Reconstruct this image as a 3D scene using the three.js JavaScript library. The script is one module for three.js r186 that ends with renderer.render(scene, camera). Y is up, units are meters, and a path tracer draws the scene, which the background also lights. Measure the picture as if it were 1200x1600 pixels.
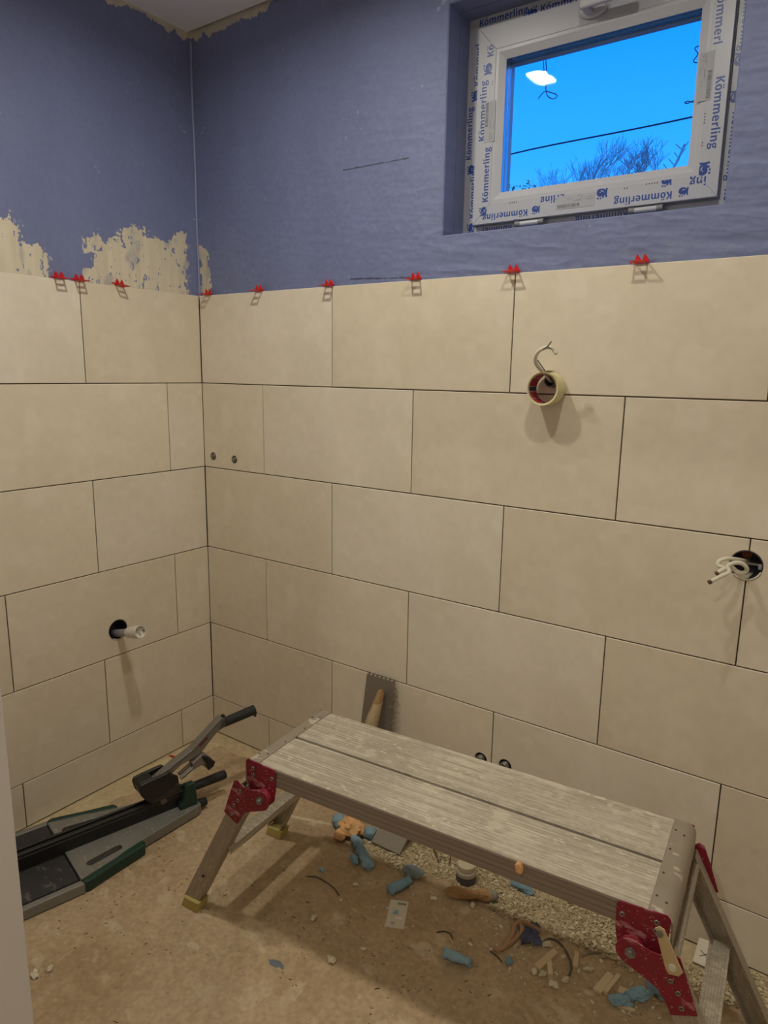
import * as THREE from 'three';
import { mergeGeometries, toCreasedNormals } from 'three/addons/utils/BufferGeometryUtils.js';
import { RoundedBoxGeometry } from 'three/addons/geometries/RoundedBoxGeometry.js';
import { RectAreaLightUniformsLib } from 'three/addons/lights/RectAreaLightUniformsLib.js';

// ---------------------------------------------------------------- camera, sky, exposure
const scene = new THREE.Scene();
const camera = new THREE.PerspectiveCamera(2 * Math.atan(800 / 1095.75) * 180 / Math.PI, 1200 / 1600, 0.02, 200);
camera.position.set(2.0151, 1.4088, 1.712);
camera.rotation.set(-0.1973, 0.6139, 0.0155, 'YXZ');
const renderer = new THREE.WebGLRenderer({ antialias: true });
renderer.toneMapping = THREE.LinearToneMapping;
renderer.toneMappingExposure = 1.0;
renderer.shadowMap.enabled = true;
RectAreaLightUniformsLib.init();
{ // clear deep-blue sky, the same all round, paler towards the horizon
  const W = 8, H = 256, d = new Float32Array(W * H * 4);
  const stops = [[-90, .10, .13, .14], [-1, .20, .30, .36], [0, .36, .74, 1.2], [14, .045, .54, 1.75], [24, .0, .38, 1.8], [45, .0, .29, 1.7], [90, .0, .2, 1.4]];
  for (let y = 0; y < H; y++) {
    const e = (y + .5) / H * 180 - 90; let k = 0;
    while (k < stops.length - 2 && e > stops[k + 1][0]) k++;
    const a = stops[k], b = stops[k + 1], t = Math.min(1, Math.max(0, (e - a[0]) / (b[0] - a[0])));
    for (let x = 0; x < W; x++) { const i = (y * W + x) * 4; for (let c = 0; c < 3; c++) d[i + c] = a[c + 1] + (b[c + 1] - a[c + 1]) * t; d[i + 3] = 1; }
  }
  const t = new THREE.DataTexture(d, W, H, THREE.RGBAFormat, THREE.FloatType);
  t.mapping = THREE.EquirectangularReflectionMapping; t.magFilter = t.minFilter = THREE.LinearFilter; t.colorSpace = THREE.LinearSRGBColorSpace; t.needsUpdate = true;
  scene.background = t;
}
const LAMP = { y: 2.495, at: [[0.82, 0.68, 1.04], [1.57, 0.68, .66]], hall: [1.72, 2.35, 1.2], color: new THREE.Color(1.0, .95, .79), radiance: 475, glow: 40 };

// ---------------------------------------------------------------- helpers
let seed = 12345;
const rnd = () => { seed = (seed * 1664525 + 1013904223) >>> 0; return seed / 4294967296; };
const rr = (a, b) => a + (b - a) * rnd();
const HT = new Float32Array(65536); { for (let i = 0; i < 65536; i++) HT[i] = rnd(); }
const hsh = (x, y) => HT[((x & 255) << 8) | (y & 255)];
function vn(x, y, per = 256) {                                     // value noise, periodic
  const xi = Math.floor(x), yi = Math.floor(y); let fx = x - xi, fy = y - yi; fx = fx * fx * (3 - 2 * fx); fy = fy * fy * (3 - 2 * fy);
  const m = (a) => ((a % per) + per) % per, x0 = m(xi), x1 = m(xi + 1), y0 = m(yi), y1 = m(yi + 1);
  const a = hsh(x0, y0), b = hsh(x1, y0), c = hsh(x0, y1), e = hsh(x1, y1);
  return a + (b - a) * fx + (c - a) * fy + (a - b - c + e) * fx * fy;
}
function fbm(x, y, o = 4, per = 256) { let s = 0, a = .5, t = 0; for (let i = 0; i < o; i++) { s += a * vn(x + i * 17, y + i * 31, per); t += a; a *= .5; x *= 2; y *= 2; per *= 2; if (per > 256) per = 256; } return s / t; }
const sm = (a, b, x) => { const t = Math.min(1, Math.max(0, (x - a) / (b - a))); return t * t * (3 - 2 * t); };
const mix3 = (a, b, t) => [a[0] + (b[0] - a[0]) * t, a[1] + (b[1] - a[1]) * t, a[2] + (b[2] - a[2]) * t];
const hex = (h) => [(h >> 16) & 255, (h >> 8) & 255, h & 255];
function tex(W, H, f, srgb = true, clamp = false) {
  const d = new Uint8Array(W * H * 4);
  for (let y = 0; y < H; y++) for (let x = 0; x < W; x++) {
    const c = f((x + .5) / W, (y + .5) / H), i = (y * W + x) * 4;
    if (typeof c === 'number') d[i] = d[i + 1] = d[i + 2] = Math.max(0, Math.min(255, c)); else { d[i] = Math.max(0, Math.min(255, c[0])); d[i + 1] = Math.max(0, Math.min(255, c[1])); d[i + 2] = Math.max(0, Math.min(255, c[2])); }
    d[i + 3] = 255;
  }
  const t = new THREE.DataTexture(d, W, H); finish(t, srgb, clamp); return t;
}
function finish(t, srgb, clamp) { t.magFilter = THREE.LinearFilter; t.minFilter = THREE.LinearMipmapLinearFilter; t.generateMipmaps = true; t.wrapS = t.wrapT = clamp ? THREE.ClampToEdgeWrapping : THREE.RepeatWrapping; t.colorSpace = srgb ? THREE.SRGBColorSpace : THREE.NoColorSpace; t.needsUpdate = true; }
function canvasTex(W, H, draw) { const c = document.createElement('canvas'); c.width = W; c.height = H; draw(c.getContext('2d')); const t = new THREE.CanvasTexture(c); finish(t, true, true); return t; }
const mat = (color, roughness = .6, metalness = 0, more = {}) => new THREE.MeshStandardMaterial({ color, roughness, metalness, ...more });

const used = {};
const numbered = (n) => { if (!(n in used)) { used[n] = 0; return n; } used[n]++; return n + '_' + String(used[n]).padStart(3, '0'); };
function norm(g) { let q = g.index ? g.toNonIndexed() : g; for (const k of Object.keys(q.attributes)) if (!['position', 'normal', 'uv'].includes(k)) q.deleteAttribute(k); if (!q.attributes.uv) q.setAttribute('uv', new THREE.BufferAttribute(new Float32Array(q.attributes.position.count * 2), 2)); q.clearGroups(); return q; }
const join = (gs) => gs.length === 1 ? gs[0] : mergeGeometries(gs.map(norm));
function shadow(m) { m.castShadow = m.receiveShadow = true; return m; }
function obj(name, geos, material, parent) {                         // one named mesh
  const m = shadow(new THREE.Mesh(Array.isArray(geos) ? join(geos) : geos, material)); m.name = parent ? name : numbered(name);
  if (parent) { parent.userData.n ??= {}; const k = parent.userData.n; k[name] = (k[name] ?? -1) + 1; if (k[name]) m.name = name + '_' + String(k[name]).padStart(3, '0'); }
  (parent ?? scene).add(m); return m;
}
function thing(name, label, category, [x, y, z] = [0, 0, 0], ry = 0, group) {
  const o = new THREE.Group(); o.name = numbered(name); o.position.set(x, y, z); o.rotation.y = ry; scene.add(o);
  o.userData.label = label; o.userData.category = category; if (group) o.userData.group = group; return o;
}
function single(name, label, category, geos, material, group) { const m = obj(name, geos, material); m.userData.label = label; m.userData.category = category; if (group) m.userData.group = group; return m; }
function struct(name) { const o = new THREE.Group(); o.name = name; o.userData.kind = 'structure'; scene.add(o); return o; }
function copyOf(root, label, [x, y, z], ry) { const c = root.clone(); const u = root.userData; c.name = numbered(root.name); c.userData = { label, category: u.category }; if (u.group) c.userData.group = u.group; scene.add(c); c.position.set(x, y, z); c.rotation.y = ry; return c; }
const V = (x, y, z) => new THREE.Vector3(x, y, z);
const tf = (g, p = [0, 0, 0], r = [0, 0, 0]) => g.applyMatrix4(new THREE.Matrix4().compose(V(...p), new THREE.Quaternion().setFromEuler(new THREE.Euler(...r)), V(1, 1, 1)));
const box = (w, h, d, p, r = [0, 0, 0], b = .0015, s = 1) => tf(new RoundedBoxGeometry(w, h, d, s, Math.min(b, w / 2.1, h / 2.1, d / 2.1)), p, r);
const cyl = (r0, r1, h, p, r = [0, 0, 0], n = 24) => tf(new THREE.CylinderGeometry(r0, r1, h, n), p, r);
const tube = (pts, r, n = 40, rs = 10, closed = false) => new THREE.TubeGeometry(new THREE.CatmullRomCurve3(pts.map((p) => V(...p)), closed), n, r, rs, closed);
function capTube(pts, r, n = 40, rs = 10) { const a = V(...pts[0]), b = V(...pts[pts.length - 1]); return join([tube(pts, r, n, rs), tf(new THREE.SphereGeometry(r, rs, 6), a.toArray()), tf(new THREE.SphereGeometry(r, rs, 6), b.toArray())]); }
const poly = (pts, holes = []) => { const s = new THREE.Shape(pts.map((p) => new THREE.Vector2(...p))); for (const h of holes) s.holes.push(h instanceof THREE.Path ? h : new THREE.Path(h.map((p) => new THREE.Vector2(...p)))); return s; };
const circle = (x, y, r) => { const p = new THREE.Path(); p.absarc(x, y, r, 0, Math.PI * 2, true); return p; };
function ext(shape, depth, bevel = .001, seg = 12) { return new THREE.ExtrudeGeometry(shape, { depth: depth - 2 * bevel, bevelEnabled: bevel > 0, bevelThickness: bevel, bevelSize: bevel, bevelOffset: -bevel, bevelSegments: 1, curveSegments: seg }).translate(0, 0, bevel); }
const lathe = (pts, n = 32) => new THREE.LatheGeometry(pts.map((p) => new THREE.Vector2(...p)), n);
function between(a, b, r, n = 12) { const A = V(...a), B = V(...b), d = B.clone().sub(A), g = new THREE.CylinderGeometry(r, r, d.length(), n); g.applyQuaternion(new THREE.Quaternion().setFromUnitVectors(V(0, 1, 0), d.normalize())); const c = A.add(B).multiplyScalar(.5); return g.translate(c.x, c.y, c.z); }
function blob(sx, sy, sz, amp = .25, freq = 2.2, det = 4, ox = rnd() * 50) {         // a lump of foam, plaster, wood
  const g = new THREE.IcosahedronGeometry(1, det), p = g.attributes.position, v = V(0, 0, 0);
  for (let i = 0; i < p.count; i++) { v.fromBufferAttribute(p, i); const n = fbm(v.x * freq + ox, v.y * freq + v.z * freq * 1.3 + 9, 3) + fbm(v.z * freq + 40 + ox, v.x * freq - v.y * freq + 7, 3) - 1; v.multiplyScalar(1 + amp * 2 * n); p.setXYZ(i, v.x * sx, v.y * sy, v.z * sz); }
  return toCreasedNormals(g, .9);
}
function rest(g, y = 0) { g.computeBoundingBox(); return g.translate(0, y - g.boundingBox.min.y, 0); }
function setUV(g, f) { const p = g.attributes.position, n = g.attributes.normal, u = new Float32Array(p.count * 2); for (let i = 0; i < p.count; i++) { const r = f(p.getX(i), p.getY(i), p.getZ(i), n.getX(i), n.getY(i), n.getZ(i)); u[2 * i] = r[0]; u[2 * i + 1] = r[1]; } g.setAttribute('uv', new THREE.BufferAttribute(u, 2)); return g; }

// ---------------------------------------------------------------- surface textures
function inside(px, py, P) { let c = false; for (let i = 0, j = P.length - 1; i < P.length; j = i++) { const [x1, y1] = P[i], [x2, y2] = P[j]; if ((y1 > py) !== (y2 > py) && px < (x2 - x1) * (py - y1) / (y2 - y1) + x1) c = !c; } return c; }
const lerpAt = (P, x) => { for (let i = 0; i < P.length - 1; i++) if (x <= P[i + 1][0]) { const t = (x - P[i][0]) / (P[i + 1][0] - P[i][0]); return P[i][1] + (P[i + 1][1] - P[i][1]) * t; } return P[P.length - 1][1]; };
const PAINT = hex(0x757da5), PAINT2 = hex(0x6d769f), PLASTER = hex(0xdcd2bd), FILLER = hex(0xcfc6b4);
const LEFT_PATCH = [
  [[.70, 1.806], [.64, 1.81], [.62, 1.787], [.627, 1.757], [.606, 1.74], [.565, 1.74], [.557, 1.72], [.561, 1.64], [.70, 1.64]],
  [[.427, 1.796], [.39, 1.797], [.359, 1.784], [.33, 1.802], [.283, 1.819], [.287, 1.851], [.252, 1.852], [.206, 1.831], [.118, 1.829], [.071, 1.847], [.064, 1.868], [.03, 1.863], [.033, 1.811], [.045, 1.704], [.033, 1.64], [.323, 1.64], [.442, 1.64], [.428, 1.709], [.397, 1.709], [.383, 1.752], [.431, 1.746]],
  [[.551, 1.733], [.541, 1.73], [.547, 1.64], [.556, 1.64]]];
const RIGHT_PATCH = [[[.004, 1.826], [.026, 1.819], [.043, 1.781], [.047, 1.728], [.039, 1.64], [.002, 1.64]]];
function paintAt(a, y, patches, band, rough) {
  const low = y < 1.9;
  const wx = !low ? 0 : (fbm(a * 34, y * 34, 3) - .5) * .03 + (fbm(a * 140, y * 120, 2) - .5) * .014, wy = !low ? 0 : (fbm(a * 30 + 60, y * 34, 3) - .5) * .034 + (fbm(a * 120 + 5, y * 140, 2) - .5) * .016;
  let bare = false; if (low) for (const P of patches) if (inside(a + wx, y + wy, P)) bare = true;
  if (bare && (fbm(a * 55 + 9, y * 30 + 3, 3) > .735 || fbm(a * 160 + 9, y * 60 + 33, 2) > .82)) bare = false;
  if (!bare && y < 1.87 && patches.length > 1) { let near = false; for (const P of patches) if (inside(a + wx * 2.4 + .004, y + wy * 2.4, P)) near = true; if (near && fbm(a * 210, y * 120, 2) > .62) bare = true; }
  const st = fbm(a * 9, y * 2.2, 3) - .5, sp = fbm(a * 90, y * 90, 2) - .5, cl = fbm(a * 3.1 + 4, y * 3.3, 3) - .5;
  let c = mix3(PAINT, PAINT2, .5 + cl * 1.6); const l = 1 + st * .07 + sp * .06 + cl * .05; c = c.map((v) => v * l);
  if (vn(a * 70, y * 70) > .955 && vn(a * 9, y * 9) > .6) c = mix3(c, hex(0xb9bbc4), .45);           // specks of filler
  if (rough && fbm(a * 2.3 + 3, y * 9, 3) > .6) c = mix3(c, hex(0x8a90aa), .28 * sm(.4, .7, fbm(a * 26, y * 60, 3)));
  if (bare) { const s = fbm(a * 60, y * 8, 3); c = mix3(PLASTER, hex(0xc8bda6), s); c = mix3(c, hex(0x9a9aa4), .55 * sm(.55, .75, fbm(a * 26 + 2, y * 12, 4))); }
  const e = lerpAt(band, a) + (fbm(a * 40, 3, 3) - .5) * .028 + (fbm(a * 150, 8, 2) - .5) * .012;
  if (y > e) c = mix3(FILLER, hex(0xb7b0a2), fbm(a * 45, y * 60, 3));
  return c;
}
const BX = 2.5, BY0 = 1.5, BYH = 1.02;
const bandR = [[-.02, 2.472], [.056, 2.474], [.147, 2.468], [.262, 2.478], [.34, 2.482], [.41, 2.51], [3, 2.55]];
const bandL = [[-.02, 2.47], [.045, 2.474], [.107, 2.478], [.178, 2.484], [.3, 2.473], [.7, 2.475], [3, 2.475]];
const scratch = (a, y, x0, y0, x1, y1, w) => { if (a < x0 || a > x1) return 0; return Math.abs(y - (y0 + (y1 - y0) * (a - x0) / (x1 - x0))) < w * (.5 + vn(a * 60, 2)) ? 1 : 0; };
const backPaint = tex(1536, 640, (u, v) => { const a = u * BX, y = BY0 + v * BYH; let c = paintAt(a, y, RIGHT_PATCH, bandR, a > .9); if (scratch(a, y, .633, 1.985, .866, 1.984, .0016) || scratch(a, y, .66, 1.679, .90, 1.669, .0018)) c = mix3(c, hex(0x343645), .75); return c; }, true, true);
const leftPaint = tex(1000, 730, (u, v) => paintAt(u * 1.4, BY0 + v * BYH, LEFT_PATCH, bandL, false), true, true);
const plasterBump = tex(640, 640, (u, v) => 128 + 90 * (fbm(u * 40, v * 24, 4, 40) - .5) + 60 * (fbm(u * 12, v * 30, 3, 12) - .5));
plasterBump.colorSpace = THREE.NoColorSpace;
const backBump = tex(1280, 528, (u, v) => { const x = u * BX, y = v * BYH, r = .25 + .75 * sm(.75, 1.1, x + .3 * (fbm(x * 4, y * 4, 2) - .5)) ; const a = fbm(x * 70, y * 50, 3) - .5, b = 1 - Math.abs(2 * fbm(x * 7 + 3, y * 30 + x * 3, 3) - 1), c = fbm(x * 5, y * 6 + 9, 3) - .5; return 118 + 60 * a + r * (150 * (b - .75) + 120 * c); }, false, true);
const tileMap = tex(768, 768, (u, v) => { const c = fbm(u * 6, v * 6, 5, 6), f = fbm(u * 60, v * 60, 2, 60), w = fbm(u * 16 + 5, v * 16, 3, 16); let k = mix3(hex(0xe4dacb), hex(0xdfd5c4), sm(.3, .7, c)); k = mix3(k, hex(0xe9e1d4), .5 * sm(.52, .72, w)); return k.map((q) => q * (1 + (f - .5) * .035)); });
const FX = 2.5, FZ = 1.5;
const STAIN = [[.551, .832, .03, .018, .6], [.722, .671, .024, .02, .5], [.781, .752, .02, .012, .75], [.879, .635, .012, .02, .5], [1.07, .711, .016, .05, .35], [.417, .93, .02, .02, .4], [.417, .631, .012, .03, .4], [.53, .648, .012, .02, .4], [.755, .398, .016, .016, .35], [1.0, .75, .03, .05, .3], [.3, .5, .02, .02, .4], [.62, .5, .02, .03, .3], [1.2, .62, .01, .01, .7], [1.35, .7, .02, .02, .4], [.6, .4, .02, .014, .4], [.9, .82, .03, .02, .3]];
const floorMap = tex(1600, 960, (u, v) => {
  const x = u * FX, z = (1 - v) * FZ;
  const big = fbm(x * 3.2, z * 3.2, 3), mid = fbm(x * 13 + 7, z * 13, 4), fine = fbm(x * 110, z * 110, 2), smear = fbm(x * 10 + z * 6, z * 26 - x * 12, 4);
  let c = mix3(hex(0xbea687), hex(0xa68c6b), sm(.3, .7, big * .6 + mid * .4)); c = mix3(c, hex(0xc2ab8c), .5 * sm(.45, .75, mid));
  c = mix3(c, hex(0xcfbea1), .6 * sm(.58, .74, smear) * sm(.45, .65, mid));                      // wiped adhesive
  if (vn(x * 60 + 2, z * 60 + 8) > .93 && smear > .45) c = mix3(c, hex(0xcdbea2), .35);           // pale drips
  if (vn(x * 190, z * 190) > .95 && mid > .5) c = mix3(c, hex(0x5a4632), .55);                    // dark grit
  for (const [sx, sz, rx, rz, k] of STAIN) { const dx = (x - sx) / rx, dz = (z - sz) / rz, q = dx * dx + dz * dz + (fbm(x * 45, z * 45, 3) - .5) * 2.2; if (q < 1) c = mix3(c, hex(0xd0c1a6), k * .9 * sm(1, .4, q)); }
  const e = .096 + (fbm(z * 14, 2, 3) - .5) * .03 + (fbm(z * 80, 6, 2) - .5) * .008; if (x < e) c = mix3(hex(0xd2c19c), hex(0xc2ae88), fbm(x * 50, z * 30, 3));
  const e2 = .066 + (fbm(x * 14, 12, 3) - .5) * .03; if (z < e2) c = mix3(hex(0xcdbb98), hex(0xb9a380), fbm(x * 40, z * 50, 3));
  const lz = .245 - (x - .55) * .34; if (x > .55 && x < .86 && Math.abs(z - lz) < .004 + .004 * vn(x * 90, 4) && vn(x * 60, 9) > .2) c = mix3(c, hex(0xddd0b2), .7);
  if (x > .86) { const dd = .2 - .05 * (x - .86) + (fbm(x * 9, 21, 3) - .5) * .1; const q = sm(dd + .05, dd - .06, z) * sm(.86, .95, x); if (q > fbm(x * 60, z * 60, 3)) c = mix3(c, hex(0xcbb992), .6); }   // sawdust powder
  return c.map((q) => q * (1 + (fine - .5) * .16));
}, true, true);

// ---------------------------------------------------------------- materials
const M = {
  bright: mat(0xeeeae4, .6), hall: mat(0xcfc9c0, .8), ceiling: mat(0xeeecf3, .85), jamb: mat(0xded6d2, .5),
  backPaint: mat(0xffffff, .62, 0, { map: backPaint, bumpMap: plasterBump, bumpScale: .0022 }),
  leftPaint: mat(0xffffff, .62, 0, { map: leftPaint, bumpMap: plasterBump, bumpScale: .0022 }),
  corner: mat(0x8890b4, .5, 0), darkenedGlue: mat(0x453b31, .95), gap: mat(0x2a2622, .9),  // tile adhesive colour darkened to carry the shade of the open joints
  floor: mat(0xffffff, .85, 0, { map: floorMap }),
  pvc: mat(0xb2b4c0, .32), pvcGrey: mat(0x77777c, .4), rubber: mat(0x1c1d20, .6), spacer: mat(0xaab4bd, .25, .9),
  red: mat(0xc4120e, .35), dark: mat(0x17181b, .55), black: mat(0x141517, .5),
};
{ M.backPaint.bumpMap = backBump; M.backPaint.bumpScale = .006; const c = plasterBump.clone(); c.repeat.set(1.4 / .5, BYH / .5); c.needsUpdate = true; M.leftPaint.bumpMap = c; }
const tileMats = [0, 1, 2, 3, 4].map((i) => { const t = tileMap.clone(); t.repeat.set(1 / 1.2, 1 / 1.2); t.offset.set(i * .23 + .07, i * .37 + .11); t.needsUpdate = true; return mat([0xffffff, 0xfbf8f4, 0xfffdf8, 0xf8f5ef, 0xfdfaf6][i], .5, 0, { map: t }); });

// ---------------------------------------------------------------- room shell
const PZ = -.014, CEIL = 2.495, RX = 2.38, FRONT = 1.36;
const WIN = { x0: .978, x1: 1.678, y0: 1.773, y1: 2.332 };
const backHoles = [[1.804, .995, .0345], [.046, 1.099, .0138], [.156, 1.096, .0138], [1.171, .294, .019], [1.249, .3, .019], [1.322, 1.393, .016]];
const leftHoles = [[-.396, .543, .035]];
{
  const w = struct('wall_back');
  const wr = [[WIN.x0, WIN.y0], [WIN.x0, WIN.y1], [WIN.x1, WIN.y1], [WIN.x1, WIN.y0]];
  const outer = [[-.314, -.1], [2.7, -.1], [2.7, 2.7], [-.314, 2.7]];
  const g1 = ext(poly(outer, [wr, ...backHoles.map((h) => circle(...h))]), .06, .003, 24).translate(0, 0, PZ - .06), g2 = ext(poly(outer, [wr]), .24, 0).translate(0, 0, PZ - .3);
  const uv = (g) => setUV(norm(g), (x, y) => [x / BX, (y - BY0) / BYH]);
  obj('painted_plaster', [uv(g1), uv(g2)], M.backPaint, w);
  obj('darkened_adhesive_bed', ext(poly([[-.014, 0], [RX, 0], [RX, 1.652], [-.014, 1.652]], backHoles.map((h) => circle(...h))), .0105, 0, 24).translate(0, 0, PZ - .0005), M.darkenedGlue, w);  // adhesive raised into the joints, gap shade put into its dark colour
  obj('corner_bead', tube([[-.011, 1.64, -.011], [-.0105, 1.75, -.0115], [-.0115, 1.9, -.0105], [-.0105, 2.1, -.0115], [-.0115, 2.3, -.0105], [-.0105, 2.47, -.011]], .0042, 60, 8), M.corner, w);
  const l = struct('wall_left');
  const lo = [[-1.5, -.1], [.014, -.1], [.014, 2.7], [-1.5, 2.7]];
  const h1 = ext(poly(lo, leftHoles.map((h) => circle(...h))), .06, 0, 24).translate(0, 0, PZ - .06), h2 = ext(poly(lo), .24, 0).translate(0, 0, PZ - .3);
  const uvl = (g) => { tf(g, [0, 0, 0], [0, Math.PI / 2, 0]); return setUV(norm(g), (x, y, z) => [z / 1.4, (y - BY0) / BYH]); };
  obj('painted_plaster', [uvl(h1), uvl(h2)], M.leftPaint, l);
  obj('darkened_adhesive_bed', tf(ext(poly([[-FRONT, 0], [.014, 0], [.014, 1.652], [-FRONT, 1.652]], leftHoles.map((h) => circle(...h))), .0105, 0, 24).translate(0, 0, PZ - .0005), [0, 0, 0], [0, Math.PI / 2, 0]), M.darkenedGlue, l);  // left wall adhesive, joint shade likewise put into the colour
  // tiles, one mesh each
  const P = .302, Q = .602, a0 = .6028, b0 = .4528, cache = {};
  const tileGeo = (w, h, holes) => { const k = w.toFixed(4) + h.toFixed(4); if (!holes.length && cache[k]) return cache[k]; const g = ext(poly([[0, 0], [w, 0], [w, h], [0, h]], holes), .009, .0013, 24); if (!holes.length) cache[k] = g; return g; };
  const holeIn = (hs, x0, y0, w, h) => hs.map(([x, y, r]) => [x - x0, y - y0, r]).filter(([x, y, r]) => x > -r && x < w + r && y > -r && y < h + r);
  // the outline of a tile with round notches where a hole crosses its edge
  const tileWith = (w, h, hs) => {
    const whole = hs.filter(([x, y, r]) => x > r + .002 && x < w - r - .002), cut = hs.filter((q) => !whole.includes(q));
    if (!cut.length) return tileGeo(w, h, whole.map((q) => circle(...q)));
    const [cx, cy, r] = cut[0], s = new THREE.Shape(), right = cx > w / 2, ex = right ? w : 0, dy = Math.sqrt(r * r - (ex - cx) ** 2), a = Math.asin(dy / r), flip = right ? (ex - cx < 0 ? 1 : 0) : (cx < 0 ? 0 : 1);
    if (right) { const aa = flip ? Math.PI - a : a; s.moveTo(0, 0); s.lineTo(w, 0); s.lineTo(w, cy - dy); s.absarc(cx, cy, r, -aa, aa, true); s.lineTo(w, h); s.lineTo(0, h); s.lineTo(0, 0); }
    else { const aa = cx < 0 ? a : Math.PI - a; s.moveTo(0, 0); s.lineTo(w, 0); s.lineTo(w, h); s.lineTo(0, h); s.lineTo(0, cy + dy); s.absarc(cx, cy, r, aa, -aa, true); s.lineTo(0, 0); }
    return ext(s, .009, .0013, 24);
  };
  let n = 0;
  for (let k = 0; k < 6; k++) {
    const y1 = 1.66 - k * P, y0 = Math.max(.004, y1 - P + .003), h = y1 - y0, odd = k % 2;
    for (const [wall, off, end, hs, left] of [[w, a0, RX, backHoles, false], [l, b0, FRONT, leftHoles.map(([x, y, r]) => [-x, y, r]), true]]) {
      let a = odd ? .0004 : .0016, b = odd ? off - Q / 2 : off;
      while (a < end - .02) {
        const e = Math.min(b - .0015, end), ww = e - a;
        if (left) { const g = tileWith(ww, h, holeIn(hs.map(([z, y, r]) => [-z, y, r]), -e, y0, ww, h)), m = obj('tile', g, tileMats[(n * 7 + k) % 5], wall); m.position.set(-.009, y0, e); m.rotation.y = Math.PI / 2; }
        else { const m = obj('tile', tileWith(ww, h, holeIn(hs, a, y0, ww, h)), tileMats[(n * 3 + k) % 5], wall); m.position.set(a, y0, -.009); }
        n++; a = b + .0015; b += Q;
      }
    }
  }
  const r = struct('wall_right'); obj('plaster', box(.2, 2.8, FRONT + .4, [RX + .1, 1.3, FRONT / 2], [0, 0, 0], 0.001), M.bright, r);
  const f = struct('wall_front');
  obj('plaster', [box(1.215 + .3, 2.7, .14, [(1.215 - .3) / 2, 1.25, FRONT + .07]), box(.6, 2.7, .14, [2.18 + .3, 1.25, FRONT + .07]), box(.965, .6, .14, [1.6975, 2.36, FRONT + .07])], M.hall, f);
  const d = struct('door_1');
  obj('door_frame', [box(.03, 2.06, .15, [1.232, 1.03, FRONT + .075], [0, 0, 0], .003, 2), box(.03, 2.06, .15, [2.165, 1.03, FRONT + .075], [0, 0, 0], .003, 2), box(.905, .03, .15, [1.6975, 2.045, FRONT + .075])], M.jamb, d);
  const hl = struct('wall_hall_left'); obj('plaster', box(.2, 2.8, 1.6, [.4, 1.3, 2.3]), M.hall, hl);
  const hr = struct('wall_hall_right'); obj('plaster', box(.2, 2.8, 1.6, [2.9, 1.3, 2.3]), M.hall, hr);
  const hb = struct('wall_hall_back'); obj('plaster', box(2.9, 2.8, .2, [1.65, 1.3, 3.1]), M.hall, hb);
  const c = struct('ceiling');
  obj('ceiling_board', box(3.3, .02, 3.2 + .003, [1.35, CEIL + .01, 1.6 - .002], [0, 0, 0], .001), M.ceiling, c);
  obj('ceiling_slab', box(3.6, .1, 3.8, [1.35, CEIL + .075, 1.4]), M.gap, c);
  const fl = struct('floor');
  const fg = new THREE.BoxGeometry(3.6, .15, 3.9).translate(1.35, -.075, 1.35);
  obj('screed', setUV(norm(fg), (x, y, z) => [x / FX, 1 - z / FZ]), M.floor, fl);
}

// ---------------------------------------------------------------- two ceiling lamps, just above the frame
[...LAMP.at, LAMP.hall].forEach(([x, z, dim = 1], i) => {
  const t = thing('ceiling_downlight', ['round white ceiling downlight nearer the tiled corner', 'round white ceiling downlight over the right half of the room', 'round white ceiling downlight in the hall behind the doorway'][i], 'lamp', [x, LAMP.y, z], 0, 'round downlights in the ceiling');
  obj('trim_ring', lathe([[.044, 0], [.044, -.014], [.058, -.016], [.068, -.006], [.07, 0]], 48), M.pvc, t);
  const g = mat(0xfff3e2, .6); g.emissive = LAMP.color.clone(); g.emissiveIntensity = LAMP.glow * dim;
  obj('diffuser', cyl(.044, .044, .003, [0, -.003, 0], [0, 0, 0], 48), g, t);
  const a = new THREE.RectAreaLight(LAMP.color, LAMP.radiance * dim, .08, .08); a.position.y = -.006; a.rotation.x = -Math.PI / 2; t.add(a);
});

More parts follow.
